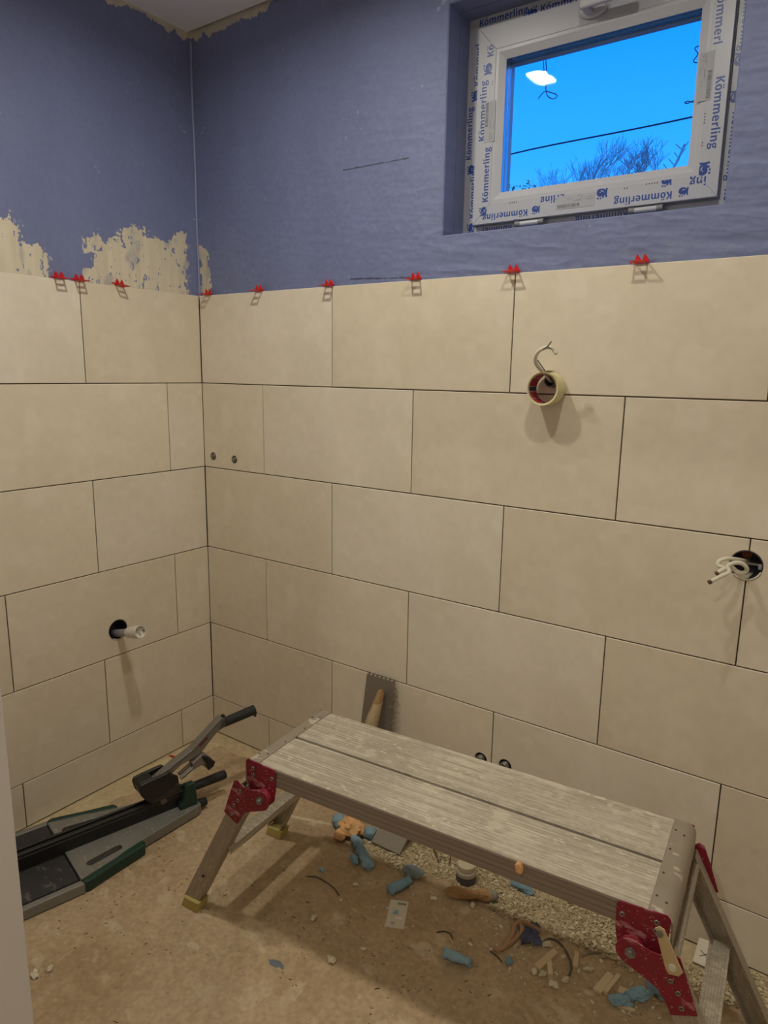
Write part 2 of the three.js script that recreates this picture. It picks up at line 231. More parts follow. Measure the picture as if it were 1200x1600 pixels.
// ---------------------------------------------------------------- window
const INK = '#1d3f8f';
const film = canvasTex(2048, 1671, (c) => {
  const S = 2048 / .76, X = (x) => (x - .95) * S, Y = (y) => 1671 - (y - 1.74) * S;
  c.fillStyle = '#aeb0bd'; c.fillRect(0, 0, 2048, 1671);
  const at = (x, y, rot, f) => { c.save(); c.translate(X(x), Y(y)); c.rotate(-rot * Math.PI / 180); f(); c.restore(); };
  const word = (x, y, rot, len, t = 'Kömmerling', full = 'Kömmerling') => at(x, y, rot, () => { c.font = 'bold 100px sans-serif'; const k = len * S / c.measureText(full).width; c.scale(k, k); c.fillStyle = INK; c.fillText(t, 0, 0); });
  const logo = (x, y, rot, h = .03) => at(x, y, rot, () => {                       // K whose leg runs on into a spiral o, two dots above
    const k = h * S / 100; c.scale(k, k); c.translate(-45, 50); c.strokeStyle = c.fillStyle = INK; c.lineWidth = 15; c.lineCap = 'butt';
    c.beginPath(); c.moveTo(8, 0); c.quadraticCurveTo(16, -36, 8, -72); c.stroke();
    c.beginPath(); c.moveTo(14, -34); c.quadraticCurveTo(30, -44, 40, -72); c.stroke();
    c.beginPath(); c.moveTo(16, -36); c.quadraticCurveTo(30, -4, 56, -6); c.arc(60, -30, 24, Math.PI / 2, -Math.PI * .95, true); c.arc(62, -30, 11, -Math.PI, Math.PI * .6); c.stroke();
    c.beginPath(); c.arc(56, -76, 7, 0, 7); c.arc(78, -74, 8, 0, 7); c.fill();
  });
  const dots = (x, y, rot, n) => at(x, y, rot, () => { c.fillStyle = '#333'; for (let i = 0; i < n; i++) c.fillRect(i * 17, -6, 7, 7); });
  // sash, left bar (reads upwards)
  word(1.0625, 2.222, 90, .15, 'Kö'); logo(1.044, 2.195, 90); word(1.046, 2.02, 90, .15); dots(1.064, 2.155, 90, 2); word(1.063, 1.864, 90, .14); logo(1.047, 1.842, 90, .026); dots(1.068, 2.08, 90, 4);
  // sash, right bar (reads downwards)
  word(1.604, 2.238, -90, .15, 'Kömmerl'); word(1.617, 2.062, -90, .15); logo(1.614, 1.873, -90, .032); dots(1.6, 1.99, -90, 4); dots(1.6, 1.93, -90, 2); word(1.603, 2.285, -90, .15, 'rling');
  // sash, bottom bar (upside down)
  word(1.183, 1.834, 180, .135); logo(1.205, 1.827, 180, .024); word(1.355, 1.86, 180, .14); logo(1.378, 1.845, 180, .03); word(1.546, 1.833, 180, .138); logo(1.57, 1.826, 180, .024); word(1.618, 1.856, 180, .15, 'ing'); logo(1.53, 1.853, 180, .026); dots(1.15, 1.856, 180, 4); dots(1.44, 1.854, 180, 2); dots(1.51, 1.857, 180, 5);
  c.fillStyle = '#aeb0bd'; c.fillRect(X(1.282), Y(1.87), .078 * S, .02 * S); 
  // fixed frame
  word(1.0145, 2.168, 90, .14, 'Kömmerl'); logo(.999, 2.145, 90); word(1.0135, 1.832, 90, .138); logo(1.0, 1.806, 90, .03); word(.996, 1.985, 90, .135); logo(.992, 1.96, 90, .026);
  logo(1.157, 2.313, 0, .03); word(1.178, 2.303, 0, .145); word(1.005, 2.312, 0, .14); word(1.4, 2.303, 0, .145);
  word(1.654, 2.25, -90, .14); logo(1.662, 2.095, -90, .03); word(1.654, 1.99, -90, .145); logo(1.66, 2.02, -90, .028); word(1.654, 1.83, -90, .14, 'Kö');
  word(1.13, 1.804, 180, .135, 'Kömmer'); logo(1.15, 1.8, 180, .024); word(1.44, 1.805, 180, .135); logo(1.46, 1.797, 180, .024);
});
const labelTex = canvasTex(512, 160, (c) => {
  c.fillStyle = '#a4a6b1'; c.fillRect(0, 0, 512, 160); c.fillStyle = '#4a4a50'; let x = 200; while (x < 490) { const w = 2 + rnd() * 6; c.fillRect(x, 12, w, 44); x += w + 2 + rnd() * 6; }
  c.fillStyle = '#55555c'; c.font = 'bold 20px monospace'; c.fillText('Position', 20, 96); c.fillText('Nedsund - 1', 180, 96); c.font = '18px monospace'; c.fillText('Rama 70 / 71 mm', 20, 122); c.fillText('F21 03', 300, 122); c.fillText('2116 mm', 150, 148);
});
{
  const w = struct('window_1'), F = mat(0xffffff, .35, 0, { map: film }), blank = [.95, .5];
  const uvF = (g, zf) => setUV(norm(g), (x, y, z, nx, ny, nz) => nz > .9 && z > zf - .004 ? [(x - .95) / .76, (y - 1.74) / .62] : blank);
  const bars = (o, i, zf, d, bev) => [[[o[0], o[2]], [o[1], o[2]], [i[1], i[2]], [i[0], i[2]]], [[o[1], o[2]], [o[1], o[3]], [i[1], i[3]], [i[1], i[2]]], [[o[1], o[3]], [o[0], o[3]], [i[0], i[3]], [i[1], i[3]]], [[o[0], o[3]], [o[0], o[2]], [i[0], i[2]], [i[0], i[3]]]].map((p) => ext(poly(p), d, bev).translate(0, 0, zf - d));
  for (const g of bars([.952, 1.704, 1.746, 2.358], [1.038, 1.622, 1.832, 2.276], -.125, .07, .0008)) obj('frame_bar', uvF(g, -.125), F, w);
  const fl = bars([1.018, 1.643, 1.81, 2.296], [1.07, 1.598, 1.861, 2.238], -.105, .0185, .0012), bd = bars([1.044, 1.618, 1.837, 2.271], [1.07, 1.598, 1.861, 2.238], -.1235, .056, 0), lip = bars([1.06, 1.608, 1.851, 2.248], [1.09, 1.578, 1.881, 2.214], -.16, .02, .001);
  fl.forEach((g, i) => obj('sash_bar', join([uvF(g, -.105), setUV(norm(bd[i]), () => blank), setUV(norm(lip[i]), () => blank)]), F, w));
  const quad = (a, b, c, d) => { const g = new THREE.BufferGeometry(); g.setAttribute('position', new THREE.Float32BufferAttribute([...a, ...b, ...c, ...a, ...c, ...d], 3)); g.setAttribute('uv', new THREE.Float32BufferAttribute(new Array(12).fill(.5), 2)); g.computeVertexNormals(); return g; };
  const o = [[1.07, 1.861], [1.598, 1.861], [1.598, 2.238], [1.07, 2.238]], m = [[1.078, 1.869], [1.59, 1.869], [1.59, 2.23], [1.078, 2.23]], n = [[1.096, 1.887], [1.572, 1.887], [1.572, 2.212], [1.096, 2.212]];
  for (let i = 0; i < 4; i++) { const j = (i + 1) % 4, q = (A, B, za, zb) => quad([...A[i], za], [...A[j], za], [...B[j], zb], [...B[i], zb]); obj('glazing_bead', [q(o, m, -.1065, -.1065), q(m, n, -.1065, -.114), q(n, n, -.114, -.1165), q(n, o, -.1165, -.1165)], M.pvc, w); }
  for (const [z, s] of [[-.117, .22], [-.136, .3], [-.155, .1]]) obj('glass_pane', new THREE.PlaneGeometry(.5, .35).translate(1.334, 2.0495, z), new THREE.MeshPhysicalMaterial({ color: 0xf6fbff, roughness: 0, transmission: 1, thickness: 0, ior: 1.5, specularIntensity: s }), w);
  for (const z of [-.127, -.145]) obj('spacer', [box(.494, .009, .0165, [1.334, 2.2185, z]), box(.494, .009, .0165, [1.334, 1.8805, z]), box(.009, .345, .0165, [1.0895, 2.0495, z]), box(.009, .345, .0165, [1.5785, 2.0495, z])], M.spacer, w);
  obj('gasket', [box(.624, .004, .006, [1.33, 1.8085, -.121]), box(.004, .484, .006, [1.6435, 2.053, -.121]), box(.624, .004, .006, [1.33, 2.2965, -.121])], M.pvcGrey, w);
  obj('sill_strip', box(.7, .005, .012, [1.328, 1.789, -.119]), M.pvc, w);
  for (const x of [1.187, 1.486]) { const h = obj('hinge_cover', cyl(.0065, .0065, .052, [x, 1.8, -.108], [0, 0, Math.PI / 2]), M.pvc, w); for (const s of [-1, 1]) obj('hinge_cap', cyl(.0075, .0075, .014, [x + s * .033, 1.8, -.108], [0, 0, Math.PI / 2]), M.pvcGrey, h); }
  for (const [x, y, r] of [[1.31, 1.8385, Math.PI], [1.0595, 2.066, Math.PI / 2], [1.594, 2.066, -Math.PI / 2]]) obj('sticker', tf(setUV(norm(new THREE.BoxGeometry(.1, .031, .0006)), (x, y) => [(x + .05) / .1, (y + .0155) / .031]), [x, y, -.1046], [0, 0, r]), mat(0xffffff, .6, 0, { map: labelTex }), w);
  const h = obj('window_handle', (() => { const s = new THREE.Shape(); s.absellipse(0, 0, .034, .0165, 0, Math.PI * 2); return [ext(s, .012, .003, 32).translate(1.327, 2.262, -.105), cyl(.0105, .0115, .04, [1.318, 2.262, -.078], [Math.PI / 2, 0, 0])]; })(), M.pvc, w);
  obj('lever', [box(.135, .021, .013, [1.375, 2.262, -.056], [0, -.05, 0], .006, 3)], M.pvc, h);
}

// ---------------------------------------------------------------- outside
{
  const ground = struct('ground'); obj('lawn', box(60, .2, 40, [0, -.9, -20.8]), mat(0x6d6a4c, .95), ground);
  const wireM = mat(0x26282c, .6);
  const hang = thing('hanging_wire', 'thin twisted wire ending in an open loop, hanging outside behind the window glass', 'wire', [1.135, 2.45, -.31]);
  obj('strand', tube([[0, .0, .02], [-.002, -.12, .055], [.003, -.2, .06], [.012, -.26, .06], [.016, -.283, .06]], .0011, 40, 6), wireM, hang);
  obj('strand', tube([[.006, .0, .02], [.004, -.12, .055], [.01, -.2, .06], [.017, -.262, .06], [.016, -.283, .06], [.03, -.29, .06], [.05, -.302, .06], [.04, -.308, .06], [.022, -.298, .06], [.014, -.284, .06], [0, -.293, .06], [-.006, -.3, .06]], .0013, 80, 6), wireM, hang);
  single('wire_loop', 'tiny wire loop at the right edge of the window glass, mid-height', 'wire', tube([[1.56, 2.06, -.25], [1.532, 2.068, -.25], [1.524, 2.071, -.25], [1.517, 2.069, -.25], [1.524, 2.066, -.25], [1.532, 2.068, -.25], [1.56, 2.075, -.25]], .0012, 40, 6), wireM);
  single('wire_end', 'short bent wire end by the top right corner of the window glass', 'wire', tube([[1.55, 2.19, -.25], [1.53, 2.187, -.25], [1.538, 2.172, -.25], [1.529, 2.158, -.25], [1.55, 2.15, -.25]], .0012, 30, 6), wireM);
  single('power_line', 'dark overhead cable crossing the sky from left to right outside the window', 'cable', tube([[-12, 4.15, -7], [-4, 3.99, -7], [-2.185, 4.1335, -7], [-.129, 4.179, -7], [8, 4.6, -7]], .009, 60, 6), mat(0x26323c, .7));
  const bark = mat(0xcfc9c2, .9);
  function grow(list, p, dir, len, r, d, up) {
    const q = p.clone().addScaledVector(dir, len); list.push(between(p.toArray(), q.toArray(), Math.max(r, .0026), d > 2 ? 3 : 5)); if (d >= 7) return;
    const k = d < 6 ? 3 : 2;
    for (let i = 0; i < k; i++) { const nd = dir.clone().add(V(rr(-1, 1), rr(-.2, .7), rr(-1, 1)).multiplyScalar(d < 3 ? 1.15 : .6)).add(V(0, up, 0)).normalize(); grow(list, p.clone().addScaledVector(dir, len * rr(.5, 1)), nd, len * rr(.66, .86), r * .6, d + 1, up); }
  }
  const tree = (label, x, z, h0, len, r, up, top, wide) => { const t = thing('bare_tree', label, 'tree', [x, -.8, z]); obj('trunk', cyl(r * .8, r * 1.4, h0, [0, h0 / 2, 0]), bark, t); const L = []; grow(L, V(0, h0, 0), V(0, 1, 0), len, r * .8, 1, up); const g = join(L); g.computeBoundingBox(); const B = g.boundingBox, sy = (top - h0) / (B.max.y - h0), sx = wide / Math.max(B.max.x, -B.min.x); g.translate(0, -h0, 0).scale(sx, sy, sx).translate(0, h0, 0); obj('branches', g, bark, t); };
  tree('bare leafless tree with a dense fan of upright twigs outside the window', -2.6, -10, 3.9, .8, .03, .15, 5.88, 1.05);
  tree('smaller bare tree whose twigs rise right of the fan-shaped tree', -2.75, -13.5, 4.9, .6, .03, .2, 6.75, .75);
  for (const [label, pts] of [['long single bare shoot with side twigs near the right end of the window view', [[-1.18, 4.2], [-1.02, 4.47], [-.9, 4.78]]], ['slim bare shoot standing left of the other single shoot in the window view', [[-1.8, 4.2], [-1.7, 4.5], [-1.58, 4.74]]]]) {
    const q = pts.map(([x, y]) => [2.015 + (x - 2.015) * .829, 1.409 + (y - 1.409) * .829]), t = thing('sapling', label, 'tree', [q[0][0], -.8, -8]); const P = q.map(([x, y]) => V(x - q[0][0], y + .8, 0));
    obj('stem', tube([[0, 0, 0], [.0, 2.0, 0], ...P.map((p) => p.toArray())], .014, 30, 5), bark, t);
    const L = []; for (let i = 0; i < 9; i++) { const a = P[0].clone().lerp(P[2], .2 + i * .085), s = i % 2 ? 1 : -1; L.push(between(a.toArray(), a.clone().add(V(s * rr(.05, .11), rr(.06, .13), rr(-.04, .04))).toArray(), .006, 4)); } obj('twig', L, bark, t);
  }
  const sh = thing('shrub', 'pale budding shrub at the left bottom corner of the window view', 'shrub', [-3.6, -.8, -10.2]);
  obj('stem', between([0, 0, 0], [0, 4.9, 0], .04), bark, sh);
  const leaf = new THREE.PlaneGeometry(.05, .035), L = []; for (let i = 0; i < 900; i++) { const a = rr(0, 6.28), q = Math.sqrt(rnd()) * .5; L.push(tf(leaf.clone(), [Math.cos(a) * q, 4.2 + rr(0, 1.35) - q * .7, Math.sin(a) * q], [rr(0, 3), rr(0, 3), rr(0, 3)])); }
  const fo = obj('foliage', L, mat(0x9a9a78, .8, 0, { side: THREE.DoubleSide }), sh); fo.userData.kind = 'stuff';
}

// ---------------------------------------------------------------- red tile-levelling clips along the top of the tiling
{
  const g = 'red tile levelling clips along the top edge of the tiles';
  const c = thing('levelling_clip', '', 'clip', [0, 0, 0], 0, g);
  const rail = (x) => box(.005, .0022, .036, [x, .0015, .018], [0, 0, 0], .0006);
  obj('ladder', [rail(-.0135), rail(.0135), box(.03, .0022, .006, [0, .0015, .034]), box(.03, .0022, .006, [0, .0015, .0195]), box(.03, .0022, .006, [0, .0015, .004])], M.red, c);
  obj('cross_bar', box(.046, .0042, .004, [-.004, .004, .003], [0, 0, 0], .001), M.red, c);
  for (const x of [-.0085, .0085]) obj('fin', ext(poly([[-.0085, 0], [.0085, 0], [.0055, .008], [-.001, .0165], [-.003, .0165]]), .004, .0006).translate(x, .004, .001), M.red, c);
  const back = [[.05, 'nearest the inner corner on the window wall'], [.296, 'second from the corner on the window wall'], [.593, 'above the first vertical tile joint of the window wall'], [.905, 'midway along the second top tile of the window wall'], [1.2, 'above the joint just left of the tape roll'], [1.518, 'under the window, last one on the right']];
  const left = [[.517, 'last one on the left wall, farthest from the corner'], [.4535, 'above the vertical joint of the left wall'], [.318, 'tilted, below the bare plaster of the left wall']];
  back.forEach(([x, l], i) => { const L = 'small red plastic tile clip ' + l; if (!i) { c.position.set(x, 1.66, -.002); c.userData.label = L; } else copyOf(c, L, [x, 1.66, -.002], 0); });
  left.forEach(([z, l], i) => { const k = copyOf(c, 'small red plastic tile clip, ' + l, [-.002, 1.66, z], Math.PI / 2); if (i === 2) k.rotation.set(0, Math.PI / 2, 0, 'YXZ'), k.rotation.z = -.16; });
}

// ---------------------------------------------------------------- pipe ends, sockets, cables in the walls
{
  const metal = mat(0x8d8a84, .35, .85), brass = mat(0x9c958a, .35, .7), cableM = mat(0xd8d2c0, .45), inner = mat(0x24252c, .6);
  const stub = (name, label, x, y, r, out, m, g) => { const t = thing(name, label, 'pipe', [x, y, 0], 0, g); obj('sleeve', tf(lathe([[r * .2, -.05], [r, -.05], [r, out - .003], [r * .92, out], [r * .72, out], [r * .68, out - .006], [r * .66, -.01], [0, -.012]], 28), [0, 0, 0], [Math.PI / 2, 0, 0]), m, t); return t; };
  const hexcap = (t, r, z) => obj('plug', [tf(new THREE.CylinderGeometry(r * .62, r * .62, .008, 6), [0, 0, z], [Math.PI / 2, 0, 0]), cyl(r * .3, r * .3, .012, [0, 0, z], [Math.PI / 2, 0, 0])], brass, t);
  for (const [x, y, l] of [[.046, 1.099, 'small metal pipe end in a tile, left of a pair next to the corner'], [.156, 1.096, 'small metal pipe end in a tile, right of a pair next to the corner']]) hexcap(stub('pipe_stub', l, x, y, .0115, .002, metal, 'pipe ends near the corner'), .0115, -.001);
  for (const [x, y, l] of [[1.171, .294, 'threaded metal pipe stub left of a tile joint, just above the bench'], [1.249, .3, 'threaded metal pipe stub right of a tile joint, just above the bench']]) {
    const t = stub('pipe_stub', l, x, y, .0125, .013, metal, 'threaded pipe stubs low on the window wall'); const th = []; for (let i = 0; i < 5; i++) th.push(new THREE.TorusGeometry(.0125, .0011, 6, 24).translate(0, 0, -.002 + i * .003)); obj('thread', th, metal, t); hexcap(t, .0125, .008);
  }
  // conduit, hook cable and tape roll
  const cs = thing('conduit_stub', 'grey conduit end sticking out of the tile inside the tape roll', 'pipe', [1.322, 1.393, 0]);
  obj('tube', tf(lathe([[.0125, -.05], [.0155, -.05], [.0155, .018], [.0145, .02], [.0125, .018], [.0125, -.05]], 28), [0, 0, 0], [Math.PI / 2, 0, 0]), mat(0x86828c, .5), cs); obj('end_wall', cyl(.0126, .0126, .002, [0, 0, -.03], [Math.PI / 2, 0, 0]), inner, cs);
  const hk = thing('hooked_cable', 'off-white cable bent into a hook above the tape roll', 'cable', [1.322, 1.395, 0]);
  const rel = (P) => P.map(([x, y, z]) => [x - 1.322, y - 1.395, z]);
  obj('sheath', capTube(rel([[1.322, 1.391, -.025], [1.322, 1.393, .01], [1.318, 1.409, .04], [1.309, 1.424, .06], [1.306, 1.437, .075], [1.31, 1.451, .085], [1.319, 1.463, .09], [1.332, 1.47, .09], [1.346, 1.472, .085], [1.355, 1.464, .08], [1.358, 1.459, .08]]), .0046, 60), cableM, hk);
  obj('bare_wire', capTube(rel([[1.309, 1.442, .071], [1.317, 1.427, .06], [1.322, 1.413, .043], [1.324, 1.399, .008]]), .0013, 24, 6), M.dark, hk);
  obj('wire_tip', [capTube(rel([[1.332, 1.468, .095], [1.345, 1.474, .1], [1.355, 1.484, .105]]), .0016, 16, 6), capTube(rel([[1.344, 1.474, .1], [1.347, 1.469, .09]]), .0014, 8, 6)], mat(0x77736c, .5), hk);
  const core = canvasTex(1024, 128, (c) => { c.fillStyle = '#a81f38'; c.fillRect(0, 0, 1024, 128); c.fillStyle = '#d9c9c4'; for (let x = 0; x < 1024; x += 256) { c.fillStyle = '#173a5e'; c.fillRect(x + 96, 0, 44, 128); c.fillStyle = '#ded2cf'; c.fillRect(x + 88, 0, 4, 128); c.fillRect(x + 144, 0, 4, 128); c.fillRect(x + 236, 0, 5, 128); for (let i = 0; i < 5; i++) c.fillRect(x + 152, 18 + i * 22, 78, 2); } c.fillStyle = '#c9bfb8'; c.fillRect(0, 0, 1024, 6); c.fillRect(0, 122, 1024, 6); });
  core.wrapS = THREE.RepeatWrapping; core.offset.x = .11;
  const tr = thing('tape_roll', 'roll of cream masking tape with a red printed core hung on the conduit stub', 'tape', [1.318, 1.3735, .03]);
  obj('tape', tf(lathe([[.0362, -.024], [.0408, -.024], [.0412, -.0235], [.0412, .0235], [.0408, .024], [.0362, .024], [.0362, -.024]], 64), [0, 0, 0], [Math.PI / 2, 0, 0]), mat(0xd8cd9f, .7), tr);
  obj('core', tf(lathe([[.0352, .024], [.0352, -.024]], 64), [0, 0, 0], [Math.PI / 2, 0, 0]), mat(0xffffff, .55, 0, { map: core, side: THREE.DoubleSide }), tr); obj('core_edge', tf(lathe([[.0362, -.0238], [.0352, -.0241], [.0352, -.0238]], 64), [0, 0, 0], [Math.PI / 2, 0, 0]), mat(0xc8bcb0, .7), tr);
  obj('tape_end', box(.014, .0012, .047, [.004, .0425, 0], [0, 0, .35]), mat(0xd8cd9f, .7), tr);
  // round box at the right with the knotted cables
  const jb = thing('junction_box', 'round sunken wall box at the right edge, cut across a tile joint', 'wall box', [1.804, .995, 0]);
  const cup = (r, d) => tf(lathe([[0, -d], [r - .001, -d], [r - .001, -.002], [r - .0005, -.001], [r - .003, -.001], [r - .003, -d + .002], [0, -d + .002]], 40), [0, 0, 0], [Math.PI / 2, 0, 0]);
  obj('cup', cup(.0345, .05), mat(0x3b3742, .5), jb); obj('knockout', cyl(.011, .011, .002, [-.006, .017, -.046], [Math.PI / 2, 0, 0]), mat(0x9c5a34, .8), jb);
  obj('strap', box(.034, .005, .006, [.008, -.001, -.03]), mat(0xa7a29a, .5), jb); obj('screw_lug', [box(.008, .012, .008, [.028, 0, -.006]), cyl(.0025, .0025, .004, [.028, 0, -.001], [Math.PI / 2, 0, 0], 10)], mat(0x8f8a90, .4), jb);
  const arc = []; for (let i = 0; i <= 10; i++) { const a = -2.3 + i * .19; arc.push([Math.cos(a) * .0325, Math.sin(a) * .0325, .0]); } obj('plaster_rim', capTube(arc, .0022, 30, 6), mat(0xd7d0c2, .8), jb);
  const kc = thing('knotted_cable', 'two off-white cables knotted together, hanging out of the round wall box', 'cable', [1.804, .995, 0]);
  const r2 = (P) => P.map(([x, y, z]) => [x - 1.804, y - .995, z]);
  obj('cable', capTube(r2([[1.8, .996, -.044], [1.797, 1.003, -.01], [1.786, 1.013, .03], [1.77, 1.016, .05], [1.757, 1.009, .056], [1.756, 1.001, .06], [1.767, .998, .061], [1.785, .994, .05], [1.802, .988, .045], [1.811, .992, .04], [1.81, 1.003, .045], [1.8, 1.011, .052], [1.786, 1.011, .062], [1.777, 1.003, .068], [1.782, .993, .074], [1.769, .984, .085], [1.752, .972, .1]]), .0046, 120), cableM, kc);
  obj('cable', capTube(r2([[1.812, .968, -.044], [1.808, .97, .0], [1.8, .978, .03], [1.795, .989, .052], [1.783, .999, .053], [1.771, .997, .07], [1.76, .988, .078]]), .0046, 60), cableM, kc);
  obj('cable_end', [between([1.7523 - 1.804, .9722 - .995, .0998], [1.7487 - 1.804, .9698 - .995, .1035], .0048), between([1.7605 - 1.804, .9884 - .995, .0777], [1.757 - 1.804, .9855 - .995, .0805], .0048)], mat(0x5a3a28, .6), kc);
  // left wall socket
  const wb = thing('wall_box', 'round sunken wall box low in the left wall tiles', 'wall box', [0, .543, .396], Math.PI / 2);
  obj('cup', cup(.0348, .05), mat(0x2b2a30, .5), wb); const a2 = []; for (let i = 0; i <= 9; i++) { const a = -2.2 + i * .16; a2.push([Math.cos(a) * .033, Math.sin(a) * .033, 0]); } obj('plaster_rim', capTube(a2, .002, 24, 6), mat(0xcfc6b6, .8), wb);
  const sk = thing('plug_socket', 'white plug-in socket on a grey conduit sticking out of the left wall', 'socket', [0, .531, .394]);
  const ax = (g) => tf(g, [0, 0, 0], [0, 0, -Math.PI / 2 + .26]);                   // lathe axis y -> out of the wall, tilted up
  obj('conduit', ax(lathe([[0, -.03], [.0125, -.03], [.0125, .062], [.0, .062]], 24)), mat(0x97929a, .5), sk);
  obj('socket_body', ax(lathe([[0, .055], [.0165, .056], [.018, .06], [.019, .085], [.0205, .09], [.0213, .122], [.0205, .124], [.0185, .124], [.0178, .112], [0, .112]], 36)), mat(0xdfdad0, .4), sk);
  for (const [u, v] of [[-.007, .004], [.007, -.004]]) obj('contact_hole', ax(cyl(.0026, .0026, .002, [u, .1125, v], [0, 0, 0], 12)), M.dark, sk);
  for (const z of [.016, -.016]) obj('earth_clip', ax(box(.004, .012, .004, [.0, .118, z])), mat(0x8a8680, .4, .5), sk);
  obj('ridge', ax(box(.028, .004, .009, [0, .1125, 0], [0, .5, 0])), mat(0xb9b3a8, .5), sk);
}

// ---------------------------------------------------------------- folding work platform
{
  const alTex = tex(768, 640, (u, v) => {                                  // dulled aluminium under dried mortar: streaks along the plank, specks, smears
    const st = fbm(u * 5, v * 110, 3, 5), bl = fbm(u * 10, v * 14, 4, 10), gr = fbm(u * 90, v * 120, 2, 90), sp = fbm(u * 60, v * 60, 3, 60), sc = fbm(u * 4, v * 190, 2, 4);
    let c = mix3(hex(0xd6cdbf), hex(0xb3a998), sm(.3, .7, st * .55 + gr * .25 + bl * .2)); c = mix3(c, hex(0xa09180), .5 * sm(.6, .74, sc) * sm(.35, .55, bl));
    c = mix3(c, hex(0xece5d6), .7 * sm(.66, .72, sp) * sm(.45, .6, bl)); return mix3(c, hex(0xe6ddca), .6 * sm(.64, .72, fbm(u * 16 + 3, v * 24 + 9, 4, 16)));
  });
  const al2Tex = tex(384, 384, (u, v) => { const bl = fbm(u * 9, v * 9, 4, 9), sp = fbm(u * 46, v * 46, 2, 46); let c = mix3(hex(0xb0a597), hex(0x9b9081), bl); return mix3(c, hex(0xdcd4c6), .8 * sm(.72, .8, sp)); });
  const redTex = tex(512, 512, (u, v) => { const b = fbm(u * 7, v * 7, 4, 7), d = fbm(u * 5 + v * 3, v * 9, 5, 5), w = fbm(u * 70, v * 70, 2, 70); let c = mix3(hex(0x8f1630), hex(0x771027), b); c = mix3(c, hex(0xc8a8a4), .75 * sm(.6, .74, d)); return mix3(c, hex(0xd8cfc6), .8 * sm(.78, .84, w)); });
  const al = mat(0xffffff, .5, .35, { map: alTex }), al2 = mat(0xffffff, .5, .4, { map: al2Tex }), side = mat(0x8e7f73, .5, .35), redM = mat(0xffffff, .5, 0, { map: redTex }), steel = mat(0x8e8c88, .4, .8), yellow = mat(0xb8aa68, .7), brassM = mat(0xcbb48a, .5, .2), inside = mat(0x6a6258, .6, .3);
  const b = thing('work_platform', 'long aluminium folding work platform with red hinge brackets, dusty with mortar', 'work platform', [1.321, 0, .429], .084);
  const extX = (pts, x0, x1, bev = .0006) => { const g = ext(poly(pts.map(([z, y]) => [-z, y])), x1 - x0, bev); tf(g, [0, 0, 0], [0, Math.PI / 2, 0]); return g.translate(x0, 0, 0); };
  const planar = (g, k = 1) => setUV(norm(g), (x, y, z, nx, ny) => Math.abs(ny) > .5 ? [x * k * 1.0, z * k * 1.5] : [x * k, y * k * 1.5 + z * .3]);
  const plank = (z0, z1, outer) => {                                     // ribbed top, grooved outer side
    const p = [[z0, .43], [z0, .4738]]; const n = Math.floor((z1 - z0 - .004) / .0092);
    for (let i = 0; i < n; i++) { const z = z0 + .002 + i * .0092; p.push([z, .4736], [z + .0009, .4752], [z + .0078, .4752], [z + .0087, .4736]); }
    p.push([z1 - .001, .4745], [z1, .473]); const q = [];
    for (const y of [.464, .452, .44]) q.push([z1, y + .002], [z1 - .0014, y + .0012], [z1 - .0014, y - .0012], [z1, y - .002]);
    p.push(...q, [z1, .43]); return outer > 0 ? p : p.map(([z, y]) => [z0 + z1 - z, y]).reverse();
  };
  obj('deck_plank', planar(extX(plank(.0092, .151, 1), -.4495, .4495, .0003)), al, b); obj('deck_plank', planar(extX(plank(-.151, .0, -1), -.4495, .4495, .0003)), al, b);
  obj('side_rail', extX([[.1512, .4715], [.1524, .468], [.1512, .4655], [.1522, .4605], [.1522, .4565], [.1512, .4535], [.1524, .448], [.1524, .444], [.1512, .4415], [.1524, .437], [.1524, .4275], [.147, .4275], [.147, .4715]], -.4, .4, .0002), side, b);
  obj('slot_channel', box(.89, .002, .03, [0, .4288, .004]), side, b);
  for (const s of [1, -1]) {
    const c = [[.45, .4765], [.472, .4765]]; for (let i = 1; i <= 8; i++) { const a = Math.PI / 2 * (1 - i / 8); c.push([.472 + Math.cos(a) * .022, .4545 + Math.sin(a) * .022]); } c.push([.494, .418], [.49, .416], [.49, .45], [.47, .4725], [.45, .4725]);
    const g = ext(poly(c), .3035, .0006).translate(0, 0, -.15175); if (s < 0) tf(g, [0, 0, 0], [0, Math.PI, 0]); const e = obj('end_cap', planar(g), al2, b);
    for (const [x, z] of [[.457, -.11], [.457, -.04], [.457, .04], [.457, .11], [.475, -.1], [.475, .12]]) obj('rivet', cyl(.0022, .0025, .0012, [s * x, .477, z], [0, 0, 0], 10), mat(0x4b443c, .6), e);
    obj('cross_tube', cyl(.0085, .0085, .298, [s * .5, .39, 0], [Math.PI / 2, 0, 0], 16), al2, b);
    const st = []; for (let i = 0; i < 7; i++) { const x = -.019 + i * .0056; st.push([x, .0135], [x + .001, .015], [x + .0038, .015], [x + .0047, .0135]); } st.push([.0205, .0135], [.0205, -.006], [.0185, -.006], [.0185, .0105], [-.0185, .0105], [-.0185, -.006], [-.0205, -.006], [-.0205, .0135]);
    obj('step_rung', planar(ext(poly(st.map(([x, y]) => [x + s * .563, y + .2])), .326, .0004).translate(0, 0, -.163), 2), al, b);
